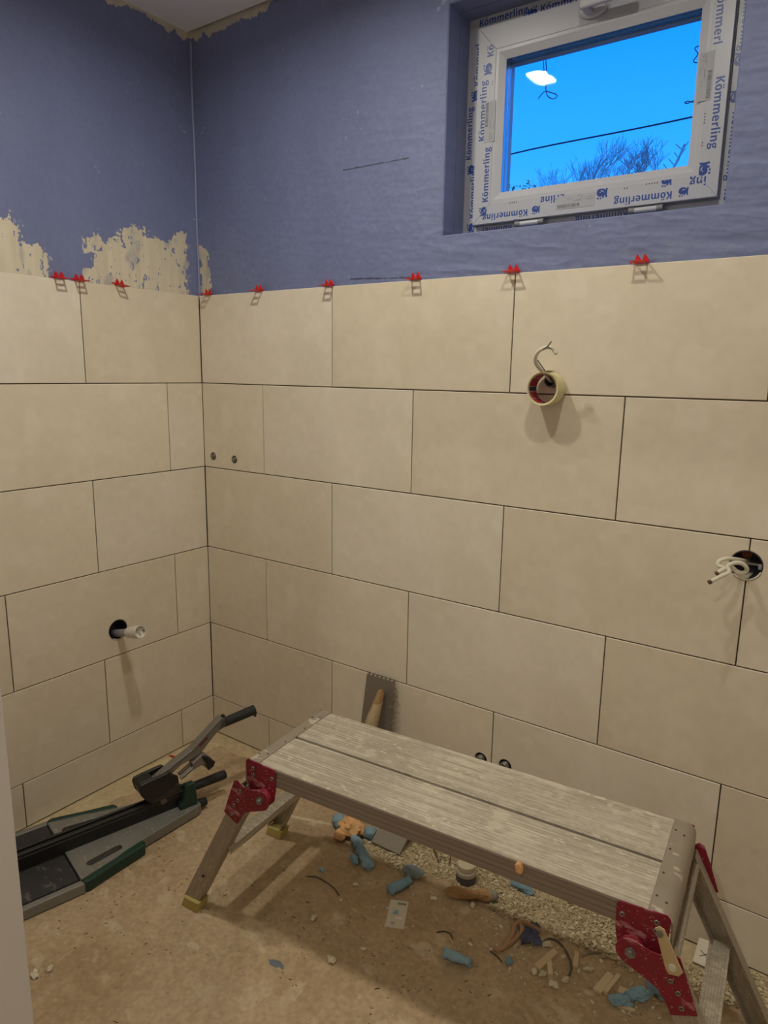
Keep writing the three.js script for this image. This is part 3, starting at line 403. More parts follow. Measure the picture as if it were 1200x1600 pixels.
    for (const t of [1, -1]) {
      const T = V(s * .478, .402, t * .1645), B = V(s * .6715, .018, t * .184), Y = T.clone().sub(B), L = Y.length(); Y.normalize(); const W = V(0, 0, t), X = new THREE.Vector3().crossVectors(Y, W).normalize(), Z = new THREE.Vector3().crossVectors(X, Y).normalize();
      const m4 = new THREE.Matrix4().makeBasis(X, Y, Z).setPosition(T.clone().add(B).multiplyScalar(.5)), out = Z.z * t > 0 ? 1 : -1;
      const leg = obj('leg', join([box(.045, L, .0022, [0, 0, out * .0], [0, 0, 0], .0008), box(.0022, L, .03, [-.0215, 0, -out * .014], [0, 0, 0], .0008), box(.0022, L, .03, [.0215, 0, -out * .014], [0, 0, 0], .0008)]).applyMatrix4(m4), al2, b);
      obj('rubber_foot', ext(poly([[-.03, .0], [.026, .0], [.014, .031], [-.038, .031]].map(([x, y]) => [x + .671, y])), .04, .002).translate(0, 0, -.02 + 0).applyMatrix4(new THREE.Matrix4().makeTranslation(0, 0, t * .173)).applyMatrix4(new THREE.Matrix4().makeScale(1, 1, 1)).applyMatrix4(s < 0 ? new THREE.Matrix4().makeRotationY(Math.PI).premultiply(new THREE.Matrix4().makeTranslation(0, 0, 2 * t * .173)) : new THREE.Matrix4()), yellow, leg);
      obj('leg_bolt', cyl(.003, .003, .004, [s * .622, .112, t * .1825], [Math.PI / 2, 0, 0], 10), M.dark, leg);
      // hinge bracket: plate on the platform, plate on the leg
      const fl = (P) => P.map(([x, y]) => [s * x, y]), ze = (g, z) => { if (t < 0) g.translate(0, 0, -z - .003); else g.translate(0, 0, z); return setUV(norm(g), (x, y) => [x * 5 + s * .3 + t * .21, y * 5]); };
      const br = obj('hinge_bracket', ze(ext(poly(fl([[.396, .466], [.4, .473], [.482, .479], [.489, .472], [.487, .43], [.478, .398], [.46, .392], [.44, .372], [.42, .372], [.402, .39], [.397, .42]].map(([x, y]) => [x, t < 0 ? Math.min(y, .472) : y]))), .003, .0005), .1527), redM, b);
      const lp = []; for (let i = 0; i <= 10; i++) { const a = 1.15 + i * .3; lp.push([.43 + Math.cos(a) * .0265, .394 + Math.sin(a) * .0265]); }
      const lb = obj('leg_plate', ze(ext(poly(fl([...lp, [.455, .355], [.48, .343], [.497, .32], [.506, .302], [.548, .322], [.54, .345], [.528, .378], [.511, .42], [.5, .423], [.488, .412], [.462, .412]])), .003, .0006), .1716), redM, b);
      obj('hinge_spacer', cyl(.021, .021, .016, [s * .43, .394, t * .1636], [Math.PI / 2, 0, 0], 24), redM, br);
      obj('bolt', [cyl(.0105, .0105, .004, [s * .43, .394, t * .176], [Math.PI / 2, 0, 0], 6), cyl(.0055, .0065, .006, [s * .43, .394, t * .18], [Math.PI / 2, 0, 0], 14)], steel, lb);
      for (const [x, y] of [[.407, .449], [.466, .458], [.466, .441]]) obj('rivet', tf(new THREE.TorusGeometry(.0038, .0017, 6, 14), [s * x, y, t * .1562]), steel, br);
      for (const [x, y] of [[.492, .398], [.514, .352], [.522, .325], [.5, .37]]) obj('rivet', tf(new THREE.TorusGeometry(.0034, .0016, 6, 14), [s * x, y, t * .1752]), steel, lb);
    }
  }
  const lev = obj('locking_lever', ext(poly([[.467, .468], [.474, .474], [.482, .471], [.518, .402], [.512, .392], [.496, .389], [.489, .4]]), .003, .0006).translate(0, 0, .18), brassM, b);
  obj('lever_screw', cyl(.006, .006, .004, [.475, .461, .184], [Math.PI / 2, 0, 0], 14), steel, lev); obj('lever_screw', cyl(.0065, .0065, .003, [.501, .405, .1835], [Math.PI / 2, 0, 0], 14), mat(0xd8d2c6, .5), lev);
  obj('mortar_crumb', box(.02, .007, .005, [.458, .402, .172], [0, 0, .05], .002), mat(0xd9cdb4, .9), b);
  const fb = blob(.008, .012, .007, .3, 2, 3); fb.translate(0, 0, 0);
  single('foam_crumb', 'small orange foam crumb stuck on the front edge of the work platform', 'foam', fb.translate(1.547, .468, .573), mat(0xe6b07a, .9));
}

// ---------------------------------------------------------------- tile cutter
{
  const greyT = tex(384, 384, (u, v) => { const a = fbm(u * 8, v * 8, 4, 8), d = fbm(u * 24, v * 60, 3, 24); let c = mix3(hex(0x8b8984), hex(0x7c7973), a); return mix3(c, hex(0xb7b0a4), .45 * sm(.66, .8, d)); });
  const padT = tex(384, 384, (u, v) => { const a = fbm(u * 5, v * 9, 4, 5), d = fbm(u * 4 + v * 30, v * 6 + u * 16, 3), s = vn(u * 120, v * 120, 120); let c = mix3(hex(0x39373a), hex(0x2b292b), a); c = mix3(c, hex(0x8d8476), .5 * sm(.64, .8, d)); return s > .985 ? hex(0xc9c0b0) : c; });
  const deckM = mat(0xffffff, .55, .2, { map: greyT }), padM = mat(0xffffff, .75, 0, { map: padT }), green = mat(0x16382d, .5), blackM = mat(0x1d1c1e, .45), gripM = mat(0x252629, .65), silver = mat(0x8c8884, .4, .5), slotM = mat(0x322f2c, .8);
  const c = thing('tile_cutter', 'manual tile cutter with black rail, grey base, dark green grips and raised lever', 'tile cutter', [.327, 0, .385], -14.2 * Math.PI / 180);
  // local axes: x across the rail (towards the room), y up, z along the rail away from the corner; plan shapes are drawn as (x, -z)
  const plan = (P, holes, y0, y1, bev = .0015) => { const g = ext(poly(P.map(([x, z]) => [x, -z]), holes.map((h) => h.map(([x, z]) => [x, -z]))), y1 - y0, bev); tf(g, [0, y0, 0], [-Math.PI / 2, 0, 0]); return setUV(norm(g), (x, y, z) => [x * 3, z * 3 + y * 3]); };
  const sideP = (P, w, x, bev = .0015) => { const g = ext(poly(P.map(([z, y]) => [-z, y])), w, bev); tf(g, [x - w / 2, 0, 0], [0, Math.PI / 2, 0]); return setUV(norm(g), (x, y, z) => [z * 3, y * 3]); };   // profile in (z, y), thickness along x
  const slotRound = (x0, z0, x1, z1, r) => { const a = Math.atan2(z1 - z0, x1 - x0), o = []; for (let i = 0; i <= 6; i++) { const t = a + Math.PI / 2 + i * Math.PI / 6; o.push([x0 + Math.cos(t) * r, z0 + Math.sin(t) * r]); } for (let i = 0; i <= 6; i++) { const t = a - Math.PI / 2 + i * Math.PI / 6; o.push([x1 + Math.cos(t) * r, z1 + Math.sin(t) * r]); } return o; };
  const LEN = .97;
  for (const m of [0, 1]) {
    const Z = (z) => m ? LEN - z : z, P = (A) => A.map(([x, z]) => [x, Z(z)]);
    const half = [[-.048, -.012], [.048, -.012], [.054, .0], [.1, .2], [.118, .262], [.128, .285], [.158, .395], [-.158, .395], [-.128, .285], [-.118, .262], [-.1, .2], [-.054, .0]];
    const deck = obj('base_plate', plan(P(half), [P(slotRound(.092, .27, .107, .352, .0135)), P(slotRound(-.076, .275, -.09, .36, .0135))], .005, .036), deckM, c);
    for (const s of [1, -1]) {
      obj('slot_bottom', plan(P(s > 0 ? [[.07, .245], [.115, .24], [.128, .375], [.08, .38]] : [[-.1, .25], [-.058, .25], [-.066, .385], [-.112, .385]]), [], .004, .013, .0005), slotM, deck);
      obj('side_grip', plan(P([[s * .1, .203], [s * .113, .198], [s * .128, .205], [s * .15, .29], [s * .176, .378], [s * .172, .392], [s * .158, .397], [s * .13, .292], [s * .119, .266]]), [], .002, .037, .004), green, deck);
    }
    if (!m) for (const e of [1, -1]) obj('rubber_pad', plan([[e * .02, .4], [e * .152, .4], [e * .152, .57], [e * .02, .57]], [], .012, .034), padM, c);
    const tw = obj('end_bracket', [sideP([[-.006, .024], [.054, .024], [.054, .05], [.043, .062], [.034, .11], [.028, .115], [.006, .115], [.0, .108], [-.004, .06]].map(([z, y]) => [Z(z), y]), .022, .031, .003), sideP([[-.006, .024], [.054, .024], [.04, .06], [.034, .075], [.0, .075], [-.004, .06]].map(([z, y]) => [Z(z), y]), .02, -.03, .003)], green, c);
    const d = m ? 1 : -1;
    obj('carry_grip', [cyl(.0145, .0155, .105, [0, .074, Z(-.066)], [Math.PI / 2, 0, 0]), cyl(.0085, .0145, .006, [0, .074, Z(-.121)], [d * -Math.PI / 2, 0, 0])], gripM, tw);
    obj('end_knob', cyl(.017, .013, .03, [.024, .022, Z(-.026)], [Math.PI / 2, 0, 0]), blackM, tw);
  }
  for (const s of [1, -1]) obj('side_rim', box(.02, .031, .19, [s * .166, .0175, .485], [0, 0, 0], .004, 2), deckM, c);
  obj('centre_plate', box(.32, .01, .19, [0, .009, .485]), deckM, c);
  obj('rail', sideP([[-.01, .034], [LEN + .01, .034], [LEN + .01, .074], [-.01, .074]], .034, 0, .002), blackM, c);
  obj('rail_head', [sideP([[-.005, .074], [LEN + .005, .074], [LEN + .005, .084], [-.005, .084]], .014, .01, .001), sideP([[-.005, .074], [LEN + .005, .074], [LEN + .005, .084], [-.005, .084]], .008, -.013, .001)], blackM, c);
  // carriage and lever
  const cb = [[.05, .128], [.052, .15], [.084, .176], [.15, .17], [.172, .166], [.176, .155], [.17, .128], [.152, .1], [.145, .097], [.1, .11]];
  const car = obj('carriage', [sideP(cb, .012, .026, .003), sideP(cb, .012, -.026, .003), sideP([[.13, .172], [.17, .167], [.175, .155], [.168, .126], [.15, .1], [.135, .104]], .045, 0, .003), sideP([[.05, .128], [.13, .106], [.13, .125], [.052, .14]], .045, 0, .002)], blackM, c);
  obj('slide_block', [box(.038, .03, .09, [0, .097, .085], [0, 0, 0], .002), box(.05, .016, .04, [0, .095, .12], [0, 0, 0], .002)], mat(0x4b4845, .45, .5), car);
  obj('scoring_wheel_holder', [box(.012, .04, .02, [.012, .085, .1], [.3, 0, 0], .002), cyl(.009, .009, .004, [.012, .088, .118], [0, 0, Math.PI / 2], 16)], mat(0x7b7874, .35, .7), car);
  const lv = obj('lever', [sideP([[.14, .138], [.125, .128], [.03, .175], [-.03, .187], [-.095, .245], [-.122, .253], [-.125, .277], [-.112, .285], [-.006, .209], [.05, .186]], .006, .012, .0012), sideP([[.14, .138], [.125, .128], [.03, .175], [-.03, .187], [-.095, .245], [-.122, .253], [-.125, .277], [-.112, .285], [-.006, .209], [.05, .186]], .006, -.012, .0012), sideP([[.14, .138], [.05, .18], [-.006, .203], [-.112, .279], [-.125, .275], [-.122, .283], [-.11, .288], [-.004, .212], [.052, .189], [.14, .145]], .03, 0, .0008), sideP([[-.1, .25], [-.124, .255], [-.126, .278], [-.112, .282]], .03, 0, .001)], silver, car);
  obj('lever_print', setUV(norm(box(.0006, .006, .036, [.0157, .228, -.045], [.58, 0, 0], .0002)), () => [0, 0]), mat(0x6d2230, .6), lv);
  obj('lever_grip', [tf(cyl(.0155, .0165, .115, [0, 0, 0]), [0, .2665, -.183], [Math.PI / 2 + .085, 0, 0]), tf(cyl(.0195, .0195, .006, [0, 0, 0]), [0, .271, -.127], [Math.PI / 2 + .085, 0, 0]), tf(cyl(.009, .0155, .006, [0, 0, 0]), [0, .2612, -.2425], [-Math.PI / 2 + .085, 0, 0])], gripM, lv);
  const ba = obj('breaker_arm', [tf(cyl(.006, .006, .09, [0, 0, 0]), [.016, .15, -.002], [Math.PI / 2 + .46, 0, 0]), tf(cyl(.006, .006, .09, [0, 0, 0]), [.0, .156, -.002], [Math.PI / 2 + .46, 0, 0]), sideP([[-.005, .146], [.0, .172], [-.035, .19], [-.055, .177], [-.05, .14], [-.03, .152]], .03, .008, .002)], silver, car);
  obj('breaker_pad', sideP([[-.032, .187], [-.05, .18], [-.076, .152], [-.07, .138], [-.052, .13], [-.046, .158]], .05, .008, .003), blackM, ba);
}

// ---------------------------------------------------------------- notched trowel leaning on the wall
{
  const t = thing('notched_trowel', 'steel notched trowel with a worn wooden handle leaning on the wall behind the bench', 'trowel', [.8225, 0, .1]);
  const L = .472, tilt = -Math.asin(.085 / L), W = .0585, P = [[-W, 0], [W - .008, 0]];
  for (let y = .008; y < L - .016; y += .016) P.push([W - .008, y], [W, y], [W, y + .008], [W - .008, y + .008]);
  P.push([W - .008, L - .008]); for (let x = W - .008; x > -W + .012; x -= .016) P.push([x, L - .008], [x, L], [x - .008, L], [x - .008, L - .008]);
  P.push([-W, L - .008]);
  const lean = (g) => tf(g, [0, .0015, 0], [tilt, 0, 0]);
  obj('blade', lean(ext(poly(P), .0014, 0)), mat(0x8a8177, .45, .5), t);
  const wood = tex(128, 256, (u, v) => { const a = fbm(u * 20, v * 3, 3), d = fbm(u * 6, v * 6 + 9, 3); return mix3(mix3(hex(0xa5835a), hex(0x86653f), a), hex(0xb9a98c), .7 * sm(.5, .65, d)); });
  const h = lean(ext(poly([[.43, .012], [.437, .022], [.435, .032], [.42, .043], [.36, .066], [.31, .078], [.295, .075], [.29, .06], [.3, .045], [.34, .034], [.4, .016]].map(([y, z]) => [-z, y])), .032, .008, 6).translate(0, 0, -.016).applyMatrix4(new THREE.Matrix4().makeRotationY(Math.PI / 2)).translate(.016, 0, 0));
  { const p = h.attributes.position; for (let i = 0; i < p.count; i++) { const k = .62 + .75 * sm(.43, .3, p.getY(i)); p.setX(i, p.getX(i) * k + .008 - .016 * sm(.43, .3, p.getY(i))); } }
  const hm = obj('handle', setUV(norm(toCreasedNormals(h, 1)), (x, y, z) => [x * 12 + z * 4, y * 5]), mat(0xffffff, .75, 0, { map: wood }), t);
  obj('tang', [lean(box(.014, .012, .03, [.01, .41, .012], [0, 0, 0], .002)), lean(box(.014, .012, .05, [.016, .3, .028], [0, 0, 0], .002))], mat(0x8f8c86, .4, .7), t);
  obj('rivet', lean(cyl(.0035, .0035, .003, [.045, .385, .002], [Math.PI / 2, 0, 0], 12)), mat(0xb9b4aa, .4, .7), t);
}

// ---------------------------------------------------------------- litter on the floor
{
  const blue = [0x86a5b6, 0x8dabba, 0x7d9bac].map((c) => mat(c, .9)), orange = mat(0xf0bd85, .9), chipM = [0xcdb390, 0xd6bf9d, 0xbfa27c].map((c) => mat(c, .85)), crumbM = [mat(0xddd2bd, .9), mat(0xcabda4, .9)];
  const lay = (g, x, z, ry = 0, y = 0) => rest(tf(g, [0, 0, 0], [0, ry, 0]), y - .0006).translate(x, 0, z);
  const rough = (g, a, f) => { const p = g.attributes.position, n = g.attributes.normal; for (let i = 0; i < p.count; i++) { const x = p.getX(i), y = p.getY(i), z = p.getZ(i), k = a * (fbm(x * f + 31, y * f + z * f * 1.7 + 13, 3) + fbm(z * f + 7, x * f + 70, 2) - 1); p.setXYZ(i, x + n.getX(i) * k, y + n.getY(i) * k, z + n.getZ(i) * k); } g.computeVertexNormals(); return g; };
  const rod = (x0, z0, x1, z1, r) => { const dx = x1 - x0, dz = z1 - z0, l = Math.hypot(dx, dz), P = [[0, -l / 2], [r * .8, -l / 2], [r, -l / 2 + r * .25]]; for (let i = -5; i <= 5; i++) P.push([r * rr(.9, 1.1), l * i * .08]); P.push([r, l / 2 - r * .3], [r * .75, l / 2], [0, l / 2]); const g = rough(lathe(P, 20), r * .55, 110); tf(g, [0, 0, 0], [0, 0, Math.PI / 2]); return lay(g, (x0 + x1) / 2, (z0 + z1) / 2, -Math.atan2(dz, dx)); };
  const S = (name, label, cat, g, m, group) => single(name, label, cat, g, m, group);
  S('foam_stick', 'blue foam stick running from the orange foam lump towards the room', 'foam', rod(.857, .2, .972, .278, .0145), blue[0]);
  S('foam_scrap', 'curled blue foam scrap left of the orange foam lump', 'foam', lay(blob(.03, .019, .021, .3, 1.6), .775, .172, -.5), blue[1]);
  S('foam_ball', 'round blue foam ball right of the orange foam lump', 'foam', lay(blob(.022, .018, .02, .14, 1.4), .884, .155), blue[0]);
  S('foam_scrap', 'small blue foam piece tucked against the side of the long blue foam stick', 'foam', lay(blob(.02, .011, .01, .25, 2), .915, .272, -.5), blue[2]);
  S('foam_lump', 'knobbly orange lump of hardened foam on the floor under the bench', 'foam', join([lay(blob(.034, .024, .028, .5, 2.6), .828, .185, .3), lay(blob(.018, .032, .014, .4, 2.4), .82, .168, 0), lay(blob(.028, .02, .013, .4, 2.4), .853, .166, -.6), lay(blob(.02, .016, .02, .25, 2), .816, .214, .2)]), orange);
  S('foam_stick', 'short blue foam stick touching the top of the white label card', 'foam', rod(1.071, .318, 1.096, .25, .0145), blue[2]);
  S('foam_scrap', 'dusty blue-grey foam crumb cluster behind the short blue stick', 'foam', lay(blob(.03, .015, .016, .35, 2.4), 1.082, .222, .4), mat(0x93a3aa, .9));
  S('foam_stick', 'lone blue foam stick on bare floor in front of the brown wood piece', 'foam', rod(1.297, .412, 1.368, .4, .0125), blue[1]);
  S('foam_scrap', 'crumpled blue foam scrap beside the sawdust, right of the jar', 'foam', lay(blob(.032, .01, .014, .35, 2.6), 1.357, .083, -.2), blue[2]);
  S('foam_scrap', 'ragged blue foam scrap next to a split wood chip near the right legs', 'foam', join([lay(blob(.024, .01, .013, .55, 3), 1.69, .285, .6), lay(blob(.026, .012, .013, .55, 3), 1.72, .25, .7)]), blue[0]);
  S('foam_scrap', 'flat blue foam scrap partly behind the right red bracket', 'foam', lay(blob(.032, .007, .02, .3, 2.6), 1.752, .197, -.5), blue[2]);
  S('paint_flake', 'thin blue-grey paint flake lying alone in the sunless floor middle', 'paint flake', lay(ext(poly([[-.024, 0], [-.01, -.01], [.006, -.009], [.012, -.004], [.026, -.006], [.02, .004], [.004, .011], [-.012, .008]]), .0014, .0003).rotateX(-Math.PI / 2), .981, .668, .1), mat(0x6c737c, .8)).userData.label = 'thin flat blue-grey paint flake lying alone on the open floor before the bench';
  // grey slab, label card, jar, wood
  S('tile_offcut', 'square grey tile offcut propped against the wall next to the orange foam', 'tile', rest(tf(box(.1, .11, .009, [0, 0, 0], [0, 0, 0], .001), [0, 0, 0], [-1.0, .05, .02]), 0).translate(.955, 0, .128), mat(0x8f8678, .6));
  const card = canvasTex(256, 400, (c) => { c.fillStyle = '#cfc5b4'; c.fillRect(0, 0, 256, 400); c.fillStyle = '#8d8577'; c.fillRect(110, 30, 120, 34); c.fillStyle = '#b3a999'; for (let i = 0; i < 7; i++) c.fillRect(40, 120 + i * 22, 60 + ((i * 53) % 110), 4); c.fillStyle = '#5a5248'; c.font = 'bold 44px sans-serif'; c.fillText('CE', 66, 352); c.font = '20px sans-serif'; c.fillStyle = '#efe6d6'; c.fillRect(120, 250, 90, 18); });
  const ld = thing('label_card', 'white printed label card lying flat under the bench', 'card', [1.1275, 0, .364], .45);
  obj('sheet', setUV(norm(box(.05, .0016, .097, [0, .0008, 0], [0, 0, 0], .0005)), (x, y, z) => [(x + .025) / .05, 1 - (z + .0485) / .097]), mat(0xffffff, .8, 0, { map: card }), ld);
  S('paint_flake', 'tiny blue paint flake stuck on the white label card', 'paint flake', lay(ext(poly([[-.006, -.007], [.004, -.008], [.008, .0], [.002, .009], [-.004, .004]]), .0012, .0003).rotateX(-Math.PI / 2), 1.122, .362, .2, .0024), blue[0]);
  const jar = thing('jar', 'small dusty white jar with a lid standing in the sawdust', 'jar', [1.213, .0, .143], .2);
  obj('glass', lathe([[0, 0], [.026, 0], [.0285, .003], [.0285, .018], [.026, .022], [.0265, .03]], 32), mat(0x54505a, .5), jar);
  obj('rim', lathe([[.0265, .022], [.0285, .024], [.0285, .035], [.0265, .037], [.0235, .037], [.0235, .022]], 32), mat(0xb9b1a4, .6), jar); obj('lid', lathe([[.0245, .036], [.0255, .038], [.0255, .053], [.024, .0555], [0, .056]], 32), mat(0xcabfa6, .75), jar);
  S('wood_piece', 'brown dusty branch-like wood piece lying in front of the jar', 'wood', join([lay(blob(.05, .014, .015, .3, 1.8), 1.238, .208, .5), lay(blob(.026, .014, .014, .3, 2.2), 1.29, .18, .4)]), mat(0xb08a60, .9));
  S('dust_lump', 'grey dusty lump on the right end of the brown wood piece', 'lump', lay(blob(.016, .013, .012, .3, 2.2), 1.309, .17, .3), mat(0x8f8c84, .9));
  S('rubber_strip', 'pinkish-brown soft strip folded into a hook shape', 'strip', rough(capTube([[1.392, .005, .318], [1.405, .005, .306], [1.408, .006, .275], [1.405, .007, .24], [1.398, .006, .216], [1.41, .006, .2], [1.435, .006, .196], [1.455, .006, .2]], .0062, 60, 8), .004, 60), mat(0xb08a6d, .8));
  S('rubber_strip', 'short pinkish strip lying inside the bend of the folded strip', 'strip', rough(capTube([[1.413, .006, .285], [1.421, .007, .25], [1.42, .006, .222], [1.412, .005, .21]], .0058, 30, 8), .004, 60), mat(0xa98467, .8));
  const crumple = (w, d, h, k) => { const g = new THREE.PlaneGeometry(w, d, 22, 22).rotateX(-Math.PI / 2), p = g.attributes.position; for (let i = 0; i < p.count; i++) { const x = p.getX(i), z = p.getZ(i); p.setXYZ(i, x * (.75 + .5 * fbm(z * 60 + k, 3, 2)), h * fbm(x * 40 + k, z * 40, 3), z * (.75 + .5 * fbm(x * 60 + k, 8, 2))); } const q = g.clone(), r = q.attributes.position; for (let i = 0; i < r.count; i++) r.setY(i, r.getY(i) - .0012); q.index.array.reverse(); g.computeVertexNormals(); q.computeVertexNormals(); return toCreasedNormals(join([norm(g), norm(q)]), .5); };
  S('plastic_scrap', 'crumpled dark violet-blue plastic scrap beside the folded pink strip', 'plastic scrap', lay(crumple(.05, .075, .03, 3), 1.442, .222, .5), mat(0x474b66, .6));
  // splinters and chips of wood and tile adhesive
  const prism = (w, d, h, sk = 0) => ext(poly([[-w / 2, -d / 2], [w / 2 - sk * .4, -d / 2 + sk * .2], [w / 2, d / 2 - sk], [-w / 2 + sk, d / 2]]), h, .0008).rotateX(-Math.PI / 2);
  for (const [x, z, w, d, h, ry, l] of [[1.507, .272, .02, .08, .01, -.2, 'pale flat wood chip resting across a smaller chip, left of the string arc'], [1.522, .288, .014, .045, .008, .5, 'small wood chip sticking out under the pale flat chip'], [1.643, .253, .022, .07, .008, -.12, 'wide split wood chip left of the ragged blue foam scrap'], [1.66, .246, .012, .07, .01, -.14, 'narrow wood splinter alongside the wide split chip'], [1.688, .248, .03, .02, .007, .4, 'light chip beneath the ragged blue foam scrap, on its far side'], [1.706, .287, .04, .016, .006, .2, 'light flat chip on the near side of the ragged blue foam scrap'], [1.565, .226, .014, .05, .006, .3, 'slim curved chip along the string arc'], [1.29, .356, .02, .006, .004, -.4, 'tiny pale splinter by the thin dark wire']]) S('wood_chip', l, 'wood chip', lay(prism(w, d, h, w * .2), x, z, ry), chipM[Math.floor(rnd() * 3)]);
  for (const [x, z, s, l] of [[1.085, .584, .016, 'jagged whitish plaster crumb on the open floor before the bench'], [1.124, .51, .007, 'small white crumb behind the jagged crumb'], [.962, .507, .013, 'flaky whitish crumb inside the bench shadow, left part'], [1.175, .262, .011, 'cream crumb left of the brown wood piece'], [1.275, .22, .01, 'round crumb directly before the brown wood piece'], [1.497, .322, .011, 'crumb beside the small blue bead'], [1.517, .318, .012, 'flat pale crumb touching the small wood chips'], [1.551, .33, .014, 'tan stone crumb at the lower end of the string arc'], [1.566, .3, .012, 'angular pale crumb above the tan stone crumb'], [1.6, .24, .013, 'beige crumb between string arc and split chip'], [.972, .345, .009, 'rounded beige crumb right of the long black wire'], [.548, 1.03, .014, 'cream adhesive crumb close to the door frame'], [.56, 1.0, .012, 'second cream crumb near the door frame, farther in'], [1.46, .24, .009, 'grey-beige crumb under the violet plastic scrap'], [1.49, .225, .014, 'long beige crumb at the top of the string arc']])
    S('plaster_crumb', l, 'crumb', lay(join([blob(s * .8, s * .38, s * .52, .5, 2.2, 1), blob(s * .45, s * .28, s * .36, .5, 2.2, 1).translate(s * rr(.4, .7), -s * .1, s * rr(-.5, .5))]), x, z, rr(0, 3)), crumbM[Math.floor(rnd() * 2)]);
  S('foam_bead', 'small blue bead-like foam crumb near the thin twig', 'foam', lay(blob(.009, .009, .008, .2, 2, 3), 1.437, .335), blue[2]);
  S('paint_flake', 'tiny dark blue flake left of the long blue foam stick', 'paint flake', lay(blob(.01, .004, .006, .3, 3, 3), .858, .355), blue[0]);
  S('wire', 'long thin dark wire curving across the bench shadow', 'wire', capTube([[.843, .002, .399], [.868, .0025, .386], [.9, .002, .386], [.932, .0022, .39], [.961, .002, .402]], .0018, 30, 6), mat(0x4f483e, .7));
  S('string', 'dark string lying in an arc around the wood chips', 'string', capTube([[1.478, .002, .224], [1.489, .002, .202], [1.508, .002, .2], [1.53, .002, .212], [1.552, .002, .234], [1.566, .002, .26], [1.569, .002, .285]], .003, 40, 6), mat(0x5d564c, .9));
  S('wire', 'thin dark bent wire lying before the brown wood piece', 'wire', capTube([[1.245, .002, .356], [1.258, .002, .342], [1.275, .002, .339], [1.29, .002, .352]], .0015, 24, 6), mat(0x4a4036, .7));
  S('string', 'long greenish cord running from the sawdust to the right bracket', 'string', capTube([[1.575, .002, .205], [1.59, .002, .183], [1.615, .002, .165], [1.645, .002, .15], [1.68, .002, .136], [1.72, .002, .118]], .0024, 40, 6), mat(0x857d5f, .8));
  S('twig', 'thin twig in the sawdust left of the jar, nearer the wall offcut', 'twig', capTube([[1.062, .004, .078], [1.09, .006, .105], [1.116, .003, .13]], .0024, 20, 6), mat(0x6d563c, .9));
  S('twig', 'thin twig in the sawdust right next to the jar', 'twig', capTube([[1.102, .004, .066], [1.13, .006, .088], [1.146, .003, .12]], .002, 20, 6), mat(0x6d563c, .9));
  S('twig', 'thin brown twig near the small blue bead', 'twig', capTube([[1.385, .003, .33], [1.4, .002, .331], [1.42, .003, .34]], .0018, 16, 6), mat(0x5d4a36, .9));
  S('black_scrap', 'dark leaf-like scrap in the sawdust beside the bracket', 'scrap', lay(crumple(.03, .04, .014, 9), 1.655, .1, .4), mat(0x3a352f, .9));
  // red wedges along the left wall, propped tile at the right
  for (const [x, z, l] of [[.03, .785, 'red plastic wedge on the floor by the left wall, nearest the door frame'], [.032, .752, 'red plastic wedge on the floor by the left wall, next to the rubber pad'], [.02, .22, 'red plastic wedge at the wall foot behind the cutter lever']]) S('tile_wedge', l, 'wedge', rest(ext(poly([[0, 0], [.03, 0], [.03, .008], [0, .002]]), .007, .0005)).translate(x - .012, 0, z), M.red, 'red wedges by the left wall');
  const to = thing('tile_offcut', 'cream tile offcut marked with an X, propped on the wall behind the right legs', 'tile', [1.8215, 0, .0665], 0);
  obj('slab', tf(ext(poly([[-.022, 0], [.022, 0], [.02, .063], [-.02, .06]]), .008, .0008), [0, .001, -.003], [-1.02, .03, 0]), tileMats[1], to);
  const inkX = mat(0x3d3a38, .8); for (const r of [.7, -.5]) obj('mark', tf(box(.026, .0016, .0008, [0, .026, .0082], [0, 0, r], .0003), [0, .001, -.003], [-1.02, .03, 0]), inkX, to);
}
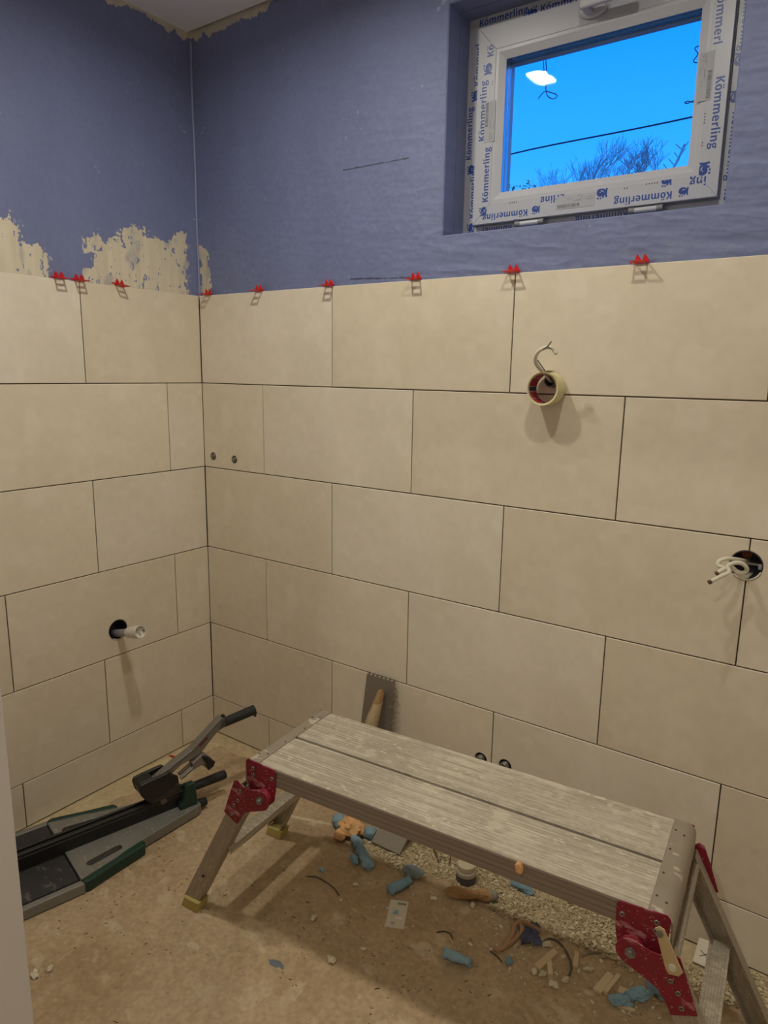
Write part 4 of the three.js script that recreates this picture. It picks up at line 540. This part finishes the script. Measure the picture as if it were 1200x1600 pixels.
// sawdust by the wall, grit and straw bits on the floor: nobody could count them
{
  const m4 = new THREE.Matrix4(), q = new THREE.Quaternion(), e = new THREE.Euler(), col = new THREE.Color();
  function stuff(name, label, category, geo, material, list, cols) {
    const im = new THREE.InstancedMesh(geo, material, list.length); list.forEach(([x, y, z, sx, sy, sz, a, b, c], i) => { e.set(a, b, c); q.setFromEuler(e); m4.compose(V(x, y, z), q, V(sx, sy, sz)); im.setMatrixAt(i, m4); im.setColorAt(i, col.set(cols[Math.floor(rnd() * cols.length)])); });
    im.name = name; im.userData = { label, category, kind: 'stuff' }; shadow(im); scene.add(im);
  }
  const chip = new THREE.IcosahedronGeometry(.5, 0), saw = [], edge = (x) => .2 - .06 * (x - .9) + .05 * (fbm(x * 9, 21, 3) - .5);
  for (let i = 0; i < 40000 && saw.length < 19000; i++) { const x = rr(.87, 2.0), z = rr(.004, .26), d = fbm(x * 14, z * 14, 3) + .35 * sm(.03, .1, z) - 1.6 * Math.max(0, (z - edge(x)) / .07); if (d < rr(.35, .8)) continue; const s = rr(.0012, .0036) + .007 * rnd() ** 8; saw.push([x, s * .25 + .004 * Math.max(0, fbm(x * 20, z * 20, 2) - .4), z, s * rr(.8, 2), s * .45, s, rr(-.6, .6), rr(0, 6.3), rr(-.6, .6)]); }
  stuff('sawdust', 'pale sawdust and plaster crumbs strewn along the foot of the window wall', 'sawdust', chip, mat(0xffffff, .95), saw, [0xcdbe9e, 0xc2b18e, 0xd9ccb0, 0xb3a280, 0xcdbe9e, 0x9c8a6a]);
  const grit = []; for (let i = 0; i < 900; i++) { const x = rr(.4, 1.95), z = rr(.15, 1.05); const near = x > .85 && z < .45; if (!near && rnd() > .3) continue; const s = near ? rr(.0015, .0075) : rr(.0012, .0045); grit.push([x, s * .25, z, s * rr(.7, 1.6), s * .6, s, rr(0, 3), rr(0, 6.3), 0]); }
  for (let i = 0; i < 330; i++) { const x = rr(1.3, 1.78), z = .3 - .12 * (x - 1.3) + rr(-.13, .07) + .03 * rnd(), s = rr(.0018, .005) + .007 * rnd() ** 5; grit.push([x, s * .2, z, s * rr(.8, 2), s * .45, s, rr(-.4, .4), rr(0, 6.3), rr(-.3, .3)]); }
  stuff('grit', 'small whitish plaster grit scattered over the floor', 'grit', chip, mat(0xffffff, .95), grit, [0xd9cdb6, 0xc9bca2, 0xb8a88c, 0xa8916f]);
  const straw = []; for (let i = 0; i < 420; i++) { const x = rr(.35, 1.6), z = rr(.42, 1.15); if (fbm(x * 6, z * 6, 3) < .48) continue; const l = rr(.002, .005) + .009 * rnd() ** 3; straw.push([x, .0007, z, l, .001, rr(.0008, .0024), 0, rr(-.9, .9) + .4, 0]); }
  stuff('straw_bits', 'tiny dark straw and dirt bits on the open floor', 'litter', new THREE.BoxGeometry(1, 1, 1), mat(0xffffff, .9), straw, [0x6d573d, 0x7a6246, 0x5a462f, 0x846b4c]);
}
renderer.render(scene, camera);
